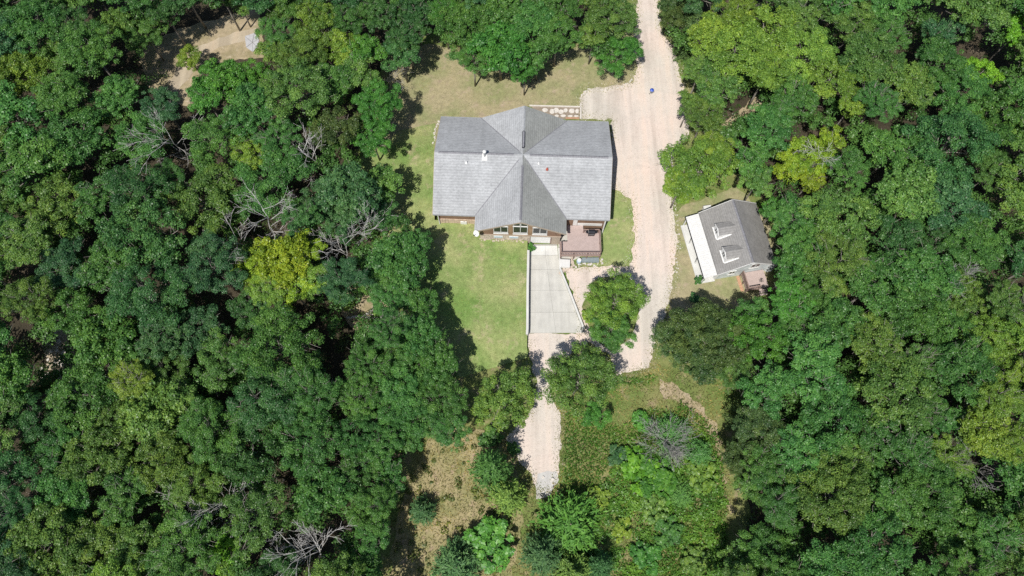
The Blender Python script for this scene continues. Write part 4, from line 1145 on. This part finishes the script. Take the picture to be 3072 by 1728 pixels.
for x, y, r, h, zc, lb in [
    (1222, 1362, 72, 'bright', 1.8, 'broad leafy shrub between two bluish cedars near the bottom edge'), (1600, 1175, 60, 'vivid', 0.6, 'large bright green shrub left of the bare grey shrub'), (1660, 1200, 62, 'bright', 0.7, 'large bright green shrub directly below the bare grey shrub'),
    (1560, 1145, 34, 'blue', 0.8, 'bluish shrub at the left side of the brushy meadow'), (1620, 1060, 30, 'bright', 0.7, 'small shrub at the upper edge of the brushy meadow'), (1760, 1190, 48, 'lime', 0.6, 'mid green shrub at the right side of the brushy meadow'),
    (1592, 742, 14, 'lime', 0.6, 'x'), (1640, 1275, 40, 'olive', 0.7, 'olive shrub in the middle of the brushy meadow'), (1560, 1330, 34, 'lime', 0.6, 'yellow green shrub in the lower brushy meadow'),
    (1690, 1340, 42, 'mid', 0.8, 'mid green shrub in the lower brushy meadow'), (1620, 1400, 44, 'bright', 0.7, 'bright green shrub near the bottom edge of the brushy meadow'), (1750, 1420, 40, 'olive', 0.7, 'olive shrub at the bottom right of the brushy meadow'),
    (1510, 1250, 34, 'lime', 0.5, 'low yellow green shrub right of the broad bright cedar'), (1230, 1105, 30, 'mid', 1.0, 'small green shrub under the trees left of the gravel track'), (1290, 1130, 20, 'mid', 0.6, 'tiny green shrub at the left edge of the gravel track'),
    (1760, 705, 14, 'mid', 0.5, 'small green shrub on the grass by the cottage porch'), (1752, 752, 16, 'deep', 0.8, 'dark shrub on the grass below the cottage'), (1478, 792, 20, 'lime', 0.6, 'low shrub at the left side of the drive island'),
    (1785, 320, 26, 'lime', 1.0, 'yellow green shrub at the end of the woodland path'), (880, 760, 22, 'lime', 0.6, 'pale shrub in the forest glade'), (950, 800, 20, 'lime', 0.6, 'low green shrub by the fallen trunk')]:
    if lb != 'x': plant(x, y, r, h, 'shrub', zc, label=lb)
plant(1590/S, 744/S, 15, 'bright', 'shrub', 0.7, label='bushy green plant beside the garage door')

# lower saplings that close the canopy between the counted trees: one mass
urng = np.random.default_rng(515)
P, N, T = [], [], []
seen = 0
for tries in range(12000):
    if seen >= 600: break
    x, y = urng.uniform(-60, 2640), urng.uniform(-60, 1520)
    if inside(CLEAR, x, y) or inside(CLEAR2, x, y) or any(inside(CLEAR, x+dx, y+dy) or inside(CLEAR2, x+dx, y+dy) for dx, dy in ((45, 0), (-45, 0), (0, 45), (0, -45))): continue
    if any(math.hypot(x-a, y-b) < c*0.7+6 for a, b, c in GAPS) or any(math.hypot(x-a, y-b) < c*0.42 for a, b, c in taken): continue
    seen += 1
    zc = urng.uniform(3.0, 6.0); q = ad(x, y, zc); r = urng.uniform(1.5, 2.7); shade = urng.normal()*0.12
    for _ in range(9):
        d = unit(urng.normal(size=3)); d[2] = abs(d[2])-0.3
        pc = np.array(q)+d*r*urng.uniform(0.3, 0.9); pr = r*urng.uniform(0.25, 0.45); k = 80
        dv = unit(urng.normal(size=(k, 3))); dv[:, 2] = np.where(dv[:, 2] < -0.2, -dv[:, 2], dv[:, 2])
        P.append(pc+dv*pr*urng.uniform(0.5, 1.1, size=(k, 1))); N.append(dv+np.array([0, 0, 0.5])+urng.normal(size=(k, 3))*0.42); T.append(0.45+shade+urng.normal(size=k)*0.16)
P, N, T = map(np.concatenate, (P, N, T)); s_ = urng.uniform(0.18, 0.34, size=len(P))
o = link('understory', leaf_mesh('understory', P, N, s_, s_*0.68, T, M['leaf'])); o.color = (0.085, 0.195, 0.042, 1)
tag(o, 'dense understory leaves between the taller crowns of the woods', 'undergrowth', kind='stuff')

# the woods go on past the counted trees
P, N, T = [], [], []
got = []
for tries in range(4000):
    x, y = urng.uniform(-220, 2796), urng.uniform(-190, 1660)
    if -45 < x < 2621 and -45 < y < 1510: continue
    if 1560 < x < 1700 and y < 0: continue
    if 950 < x < 1850 and y > 1400: continue
    if any(math.hypot(x-a, y-b) < 95 for a, b in got): continue
    got.append((x, y))
    zc = urng.uniform(6.0, 8.5); q = ad(x, y, zc); r = urng.uniform(3.0, 4.4); shade = urng.normal()*0.12
    for _ in range(16):
        d = unit(urng.normal(size=3)); d[2] = abs(d[2])-0.3
        pc = np.array(q)+d*r*urng.uniform(0.4, 0.85); pr = r*urng.uniform(0.2, 0.36); k = 75
        dv = unit(urng.normal(size=(k, 3))); dv[:, 2] = np.where(dv[:, 2] < -0.2, -dv[:, 2], dv[:, 2])
        P.append(pc+dv*pr*urng.uniform(0.5, 1.1, size=(k, 1))); N.append(dv+np.array([0, 0, 0.5])+urng.normal(size=(k, 3))*0.5); T.append(0.48+shade+urng.normal(size=k)*0.18)
P, N, T = map(np.concatenate, (P, N, T)); s_ = urng.uniform(0.28, 0.46, size=len(P))
o = link('outer_woods', leaf_mesh('outer_woods', P, N, s_, s_*0.68, T, M['leaf'])); o.color = (0.075, 0.175, 0.04, 1)
tag(o, 'woods that run on past the counted trees on all sides', 'woods', kind='stuff')

# ------------------------------------------------------------------ labels for the woods, row by row
ORD = ['', 'first', 'second', 'third', 'fourth', 'fifth', 'sixth', 'seventh', 'eighth', 'ninth', 'tenth', 'eleventh', 'twelfth', 'thirteenth', 'fourteenth', 'fifteenth', 'sixteenth', 'seventeenth', 'eighteenth', 'nineteenth', 'twentieth', 'twenty-first', 'twenty-second', 'twenty-third', 'twenty-fourth', 'twenty-fifth', 'twenty-sixth', 'twenty-seventh', 'twenty-eighth', 'twenty-ninth', 'thirtieth']
ROWS = ['topmost', 'second', 'third', 'fourth', 'fifth', 'sixth', 'seventh', 'eighth', 'ninth', 'tenth', 'eleventh', 'lowest']
by = {}
for e, x, y, r, h, kind in ALL:
    if kind == 'oak':
        row = 0 if y < 50 else 1+min(10, int((y-50)/128))
        by.setdefault((row, x < 1400), []).append((x, e, r, h))
for (row, west), lst in by.items():
    lst.sort(key=lambda q: q[0], reverse=not west)
    for i, (x, e, r, h) in enumerate(lst):
        size = 'large' if r > 64 else 'small' if r < 46 else 'medium'
        e['label'] = f"{size} {HUES[h][1]} tree, {ORD[min(30, i+1)]} from the {'left' if west else 'right'} edge, {ROWS[row]} row of woods"

# ------------------------------------------------------------------ dead trees
def dead_tree(name, base, top, label, r0=0.16, seed=0, spread=0.9, depth=4, nb=7, mat='dead', z0=0.0, cat='dead tree', blen=1.0):
    g = random.Random(seed)
    t = tag(empty(name, base), label, cat)
    base = Vector(base); top = Vector(top)-base
    trunk, br = MB(), MB()
    L = top.length; d0 = top.normalized()
    pts = [Vector((0, 0, z0))]
    n = 6
    for i in range(1, n+1):
        pts.append(top*(i/n)+Vector((g.uniform(-1, 1), g.uniform(-1, 1), g.uniform(-1, 1)))*L*0.025)
    r0 *= 0.72
    trunk.tube(pts, [r0*(1-0.8*i/n) for i in range(n+1)], 7)
    def grow(p, d, l, r, k):
        m = 4; q = [p]; dd = d.copy()
        for i in range(m):
            dd = (dd+Vector((g.uniform(-1, 1), g.uniform(-1, 1), g.uniform(-.6, .9)))*0.2).normalized()
            q.append(q[-1]+dd*l/m)
        br.tube(q, [max(0.012, r*(1-0.7*i/m)) for i in range(m+1)], 5 if r > 0.04 else 4)
        if k > 0:
            for _ in range(g.choice((4, 4, 5, 5))):
                s_ = g.uniform(0.2, 1.0); j = min(m-1, int(s_*m)); pp = q[j].lerp(q[j+1], s_*m-j if s_ < 1 else 1.0)
                nd = (dd+Vector((g.uniform(-1, 1), g.uniform(-1, 1), g.uniform(-.7, .8)))*0.85).normalized()
                grow(pp, nd, l*g.uniform(0.4, 0.72), r*0.52, k-1)
    for b in range(nb):
        s_ = 0.3+0.7*(b+g.random())/nb; s_ = min(s_, 0.999); j = int(s_*n)
        p = pts[j].lerp(pts[j+1], s_*n-j)
        side = Vector((g.uniform(-1, 1), g.uniform(-1, 1), g.uniform(-0.3, 0.7)))
        side = (side-d0*side.dot(d0)).normalized()
        grow(p, (d0*g.uniform(0.25, 0.8)+side*spread).normalized(), L*blen*g.uniform(0.26, 0.42), r0*0.42*(1.15-s_*0.6), depth-2)
    trunk.build('trunk', M[mat], t, True)
    br.build('branches', M[mat], t, True)
    return t
def dd(b, tpx, ztop, zb, *a, **k):
    return dead_tree('dead_tree', ad(b[0], b[1], zb), ad(tpx[0], tpx[1], ztop), *a, **k)
dd((470, 405), (425, 340), 10.5, 0, 'bare grey tree leaning between crowns in the west woods', 0.14, 1, nb=8)
dd((845, 440), (745, 372), 9.5, 1.0, 'big bare tree fallen towards the upper left beside the house clearing', 0.24, 2, nb=7)
dd((700, 618), (665, 530), 11.0, 0, 'tall bare tree directly above the yellow crowns', 0.2, 3, nb=9)
dd((640, 640), (588, 598), 8.5, 0, 'small bare tree left of the tall bare one above the yellow crowns', 0.12, 4, nb=6)
dd((920, 608), (965, 545), 7.5, 0, 'twisted bare tree at the lawn edge in the west woods', 0.14, 5, nb=8)
dd((885, 668), (860, 598), 9.5, 0, 'bare grey tree between the yellow crowns and the lawn edge trees', 0.14, 6, nb=8)
dd((815, 1400), (800, 1372), 10.5, 0, 'large white bare tree near the bottom edge of the west woods', 0.2, 7, nb=11, spread=1.3, blen=0.8)
dd((770, 1405), (690, 1330), 9.0, 4.0, 'white bare limb left of the large white dead tree', 0.12, 8, nb=4, spread=0.6)
dd((625, 1255), (585, 1232), 9.5, 0, 'small white bare tree in the lower west woods', 0.1, 9, nb=7)
dd((540, 1330), (530, 1285), 8.0, 0, 'thin bare tree inside a dark gap of the lower west woods', 0.1, 10, nb=6)
dd((480, 1300), (440, 1268), 8.0, 0, 'thin bare tree left of the dark gap in the lower west woods', 0.09, 11, nb=6)
dd((1668, 1125), (1676, 1105), 2.4, 0, 'bare grey shrub with fan of thin twigs in the meadow', 0.11, 12, nb=30, spread=2.6, blen=3.0, mat='dead_dk', cat='dead shrub')
dd((2395, 705), (2420, 690), 10.5, 5.5, 'grey bare branches on a crown in the right woods', 0.08, 13, nb=8, mat='dead_dk')
dd((2450, 1210), (2440, 1160), 6.0, 0, 'dark bare brush in a gap of the lower right woods', 0.1, 14, nb=10, mat='dead_dk')
dd((2050, 420), (2060, 370), 10.0, 3.0, 'pale bare branches standing out of the yellow crown', 0.1, 15, nb=7)
dd((1000, 190), (985, 205), 4.0, 0, 'small grey bare shrub at the back lawn edge', 0.07, 16, nb=9, mat='dead_dk', cat='dead shrub')
ft = dead_tree('fallen_tree', ad(872, 800, 0.35), ad(985, 795, 0.6), 'fallen grey trunk lying across the forest glade', 0.3, 17, nb=9, spread=0.5)

# ------------------------------------------------------------------ grasses and weeds that nobody could count
def scatter(poly, n, seed, keep=None):
    g = np.random.default_rng(seed)
    xs = [p[0] for p in poly]; ys = [p[1] for p in poly]
    out = []
    while len(out) < n:
        x, y = g.uniform(min(xs), max(xs)), g.uniform(min(ys), max(ys))
        if inside(poly, x, y) and (keep is None or keep(x, y)): out.append((x, y))
    return np.array(out)

def blades(name, xy, zf, hmin, hmax, width, color, seed, label, cat, lean=0.6, mat='needle', patch=0.25):
    g = np.random.default_rng(seed)
    n = len(xy)
    h = g.uniform(hmin, hmax, size=n)
    z = np.array([zf(x, y) for x, y in xy])
    d = unit(np.stack([g.normal(size=n)*lean, g.normal(size=n)*lean, np.ones(n)], 1))
    cen = np.column_stack([xy, z]) + d*h[:, None]*0.5
    nrm = np.cross(d, g.normal(size=(n, 3)))
    pt = np.array([noise.noise((x*patch, y*patch, seed)) for x, y in xy])
    me = leaf_mesh(name, cen, nrm, h, np.full(n, width)*g.uniform(0.7, 1.3, size=n), 0.5+pt*0.6+g.normal(size=n)*0.15, M[mat], along=d)
    o = link(name, me); o.color = (*color, 1)
    tag(o, label, cat, kind='stuff')
    return o
simple = lambda pts: [ad(x, y) for x, y in pts]
coarse = lambda x, y: noise.noise((x*0.16, y*0.16, 1.3)) > -0.25 and not inside(gravel_poly, x, y)
blades('meadow_grass', scatter(meadow_poly, 26000, 1, lambda x, y: not inside(gravel_poly, x, y)), lambda x, y: 0.0, 0.2, 0.5, 0.07, (0.31, 0.29, 0.11), 1, 'dry tufted grass growing over the lower meadow', 'grass', 0.9)
blades('green_weeds', scatter(simple([(1420, 1040), (1540, 960), (1640, 940), (1800, 1080), (1830, 1250), (1830, 1470), (1400, 1470), (1420, 1250)]), 14000, 2, coarse), lambda x, y: 0.05, 0.2, 0.55, 0.13, (0.1, 0.23, 0.035), 2, 'low green weeds covering the brushy meadow', 'weeds', 1.2, 'leaf')
def mounds(name, poly, n, seed, color, label, r0, r1, per=34, leaf=0.24):
    g = np.random.default_rng(seed)
    c = scatter(poly, n, seed)
    P, N, T = [], [], []
    for x, y in c:
        r = g.uniform(r0, r1); k = int(per*(r/0.5)**1.5)
        dv = unit(g.normal(size=(k, 3))); dv[:, 2] = abs(dv[:, 2])
        P.append(np.array([x, y, 0.0])+dv*r*g.uniform(0.7, 1.1, size=(k, 1))*np.array([1, 1, g.uniform(0.6, 1.3)])); N.append(dv+np.array([0, 0, 0.6])+g.normal(size=(k, 3))*0.35)
        T.append(0.5+0.55*noise.noise((x*0.2, y*0.2, seed))+g.normal()*0.14+g.normal(size=k)*0.12)
    P, N, T = map(np.concatenate, (P, N, T))
    s_ = g.uniform(0.7, 1.3, size=len(P))*leaf
    o = link(name, leaf_mesh(name, P, N, s_, s_*0.7, T, M['leaf'])); o.color = (*color, 1)
    return tag(o, label, 'undergrowth', kind='stuff')
brush = simple([(1500, 1260), (1560, 1130), (1620, 1060), (1740, 1060), (1800, 1130), (1825, 1260), (1820, 1470), (1400, 1470), (1480, 1360)])
mounds('brush', brush, 760, 5, (0.11, 0.245, 0.035), 'tangled green brush in the lower right of the meadow', 0.3, 0.7)
mounds('brambles', simple([(990, 1300), (1040, 1190), (1180, 1080), (1240, 1080), (1290, 1200), (1300, 1470), (980, 1470)]), 110, 6, (0.12, 0.16, 0.04), 'scattered brambles in the dry grass left of the track', 0.25, 0.55)
# leafy undergrowth on the forest floor, seen through the gaps
fl_pts = []
g_ = np.random.default_rng(77)
for a, b, c in GAPS:
    for _ in range(int(c*0.35)):
        q = ad(a+g_.normal()*c*0.6, b+g_.normal()*c*0.6); fl_pts.append((q.x, q.y))
P, N, T = [], [], []
for x, y in fl_pts:
    if terrain(x, y) > 0.02: continue
    r = g_.uniform(0.3, 0.9); k = 30
    dv = unit(g_.normal(size=(k, 3))); dv[:, 2] = abs(dv[:, 2])
    P.append(np.array([x, y, g_.uniform(0, 1.6)])+dv*r); N.append(dv+np.array([0, 0, 0.5])+g_.normal(size=(k, 3))*0.4); T.append(0.5+g_.normal(size=k)*0.2)
P, N, T = map(np.concatenate, (P, N, T)); s_ = g_.uniform(0.15, 0.32, size=len(P))
o = link('undergrowth', leaf_mesh('undergrowth', P, N, s_, s_*0.65, T, M['leaf'])); o.color = (0.06, 0.11, 0.03, 1)
tag(o, 'low leafy undergrowth in the gaps of the woods', 'undergrowth', kind='stuff')
# short turf
lawn_in = lambda x, y: True
o = blades('turf', scatter([tuple(p) for p in lawn_s_poly], 26000, 31), lambda x, y: terrain(x, y)+0.012, 0.05, 0.13, 0.05, (0.3, 0.34, 0.12), 31, 'short mown grass on the front lawn', 'grass', 0.9, 'leaf', 0.3)

blades('worn_turf', scatter([tuple(p) for p in lawn_n_poly], 16000, 32), lambda x, y: terrain(x, y)+0.004, 0.05, 0.14, 0.05, (0.33, 0.32, 0.15), 32, 'thin worn grass on the lawn behind the house', 'grass', 0.9, 'leaf', 0.5)
# tufts that break the edges of the gravel
vg = np.random.default_rng(61)
pts = []
gp = [Vector((p[0], p[1])) for p in gravel_poly]
for i in range(len(gp)):
    for _ in range(22):
        q = gp[i].lerp(gp[(i+1) % len(gp)], vg.random())
        pts.append((q.x+vg.normal()*0.42, q.y+vg.normal()*0.42))
pts = np.array([p for p in pts if not (1.8 < p[0] < 8.2 and 24 < p[1] < 38)])
blades('verge_tufts', pts, lambda x, y: 0.018, 0.06, 0.22, 0.09, (0.26, 0.28, 0.1), 62, 'ragged grass tufts along the edges of the gravel', 'grass', 1.1, 'leaf', 0.4)

# loose stones strewn along the gravel edges
m = MB(); lr = random.Random(17)
for i in range(len(gp)):
    for _ in range(9):
        q = gp[i].lerp(gp[(i+1) % len(gp)], lr.random()); x, y = q.x+lr.gauss(0, 0.5), q.y+lr.gauss(0, 0.5)
        if 1.8 < x < 8.2 and 24 < y < 38: continue
        r_ = lr.uniform(0.03, 0.085); t_ = lr.random()*6
        ring = [(x+r_*math.cos(t_+k*2.09), y+r_*math.sin(t_+k*2.09), 0.0) for k in range(3)]
        m.add(ring+[(x, y, 0.02+r_*0.9)], [(0, 1, 3), (1, 2, 3), (2, 0, 3)])
o = m.build('loose_stones', M['stone_lt'])
tag(o, 'small loose stones strewn along the gravel edges', 'gravel', kind='stuff')
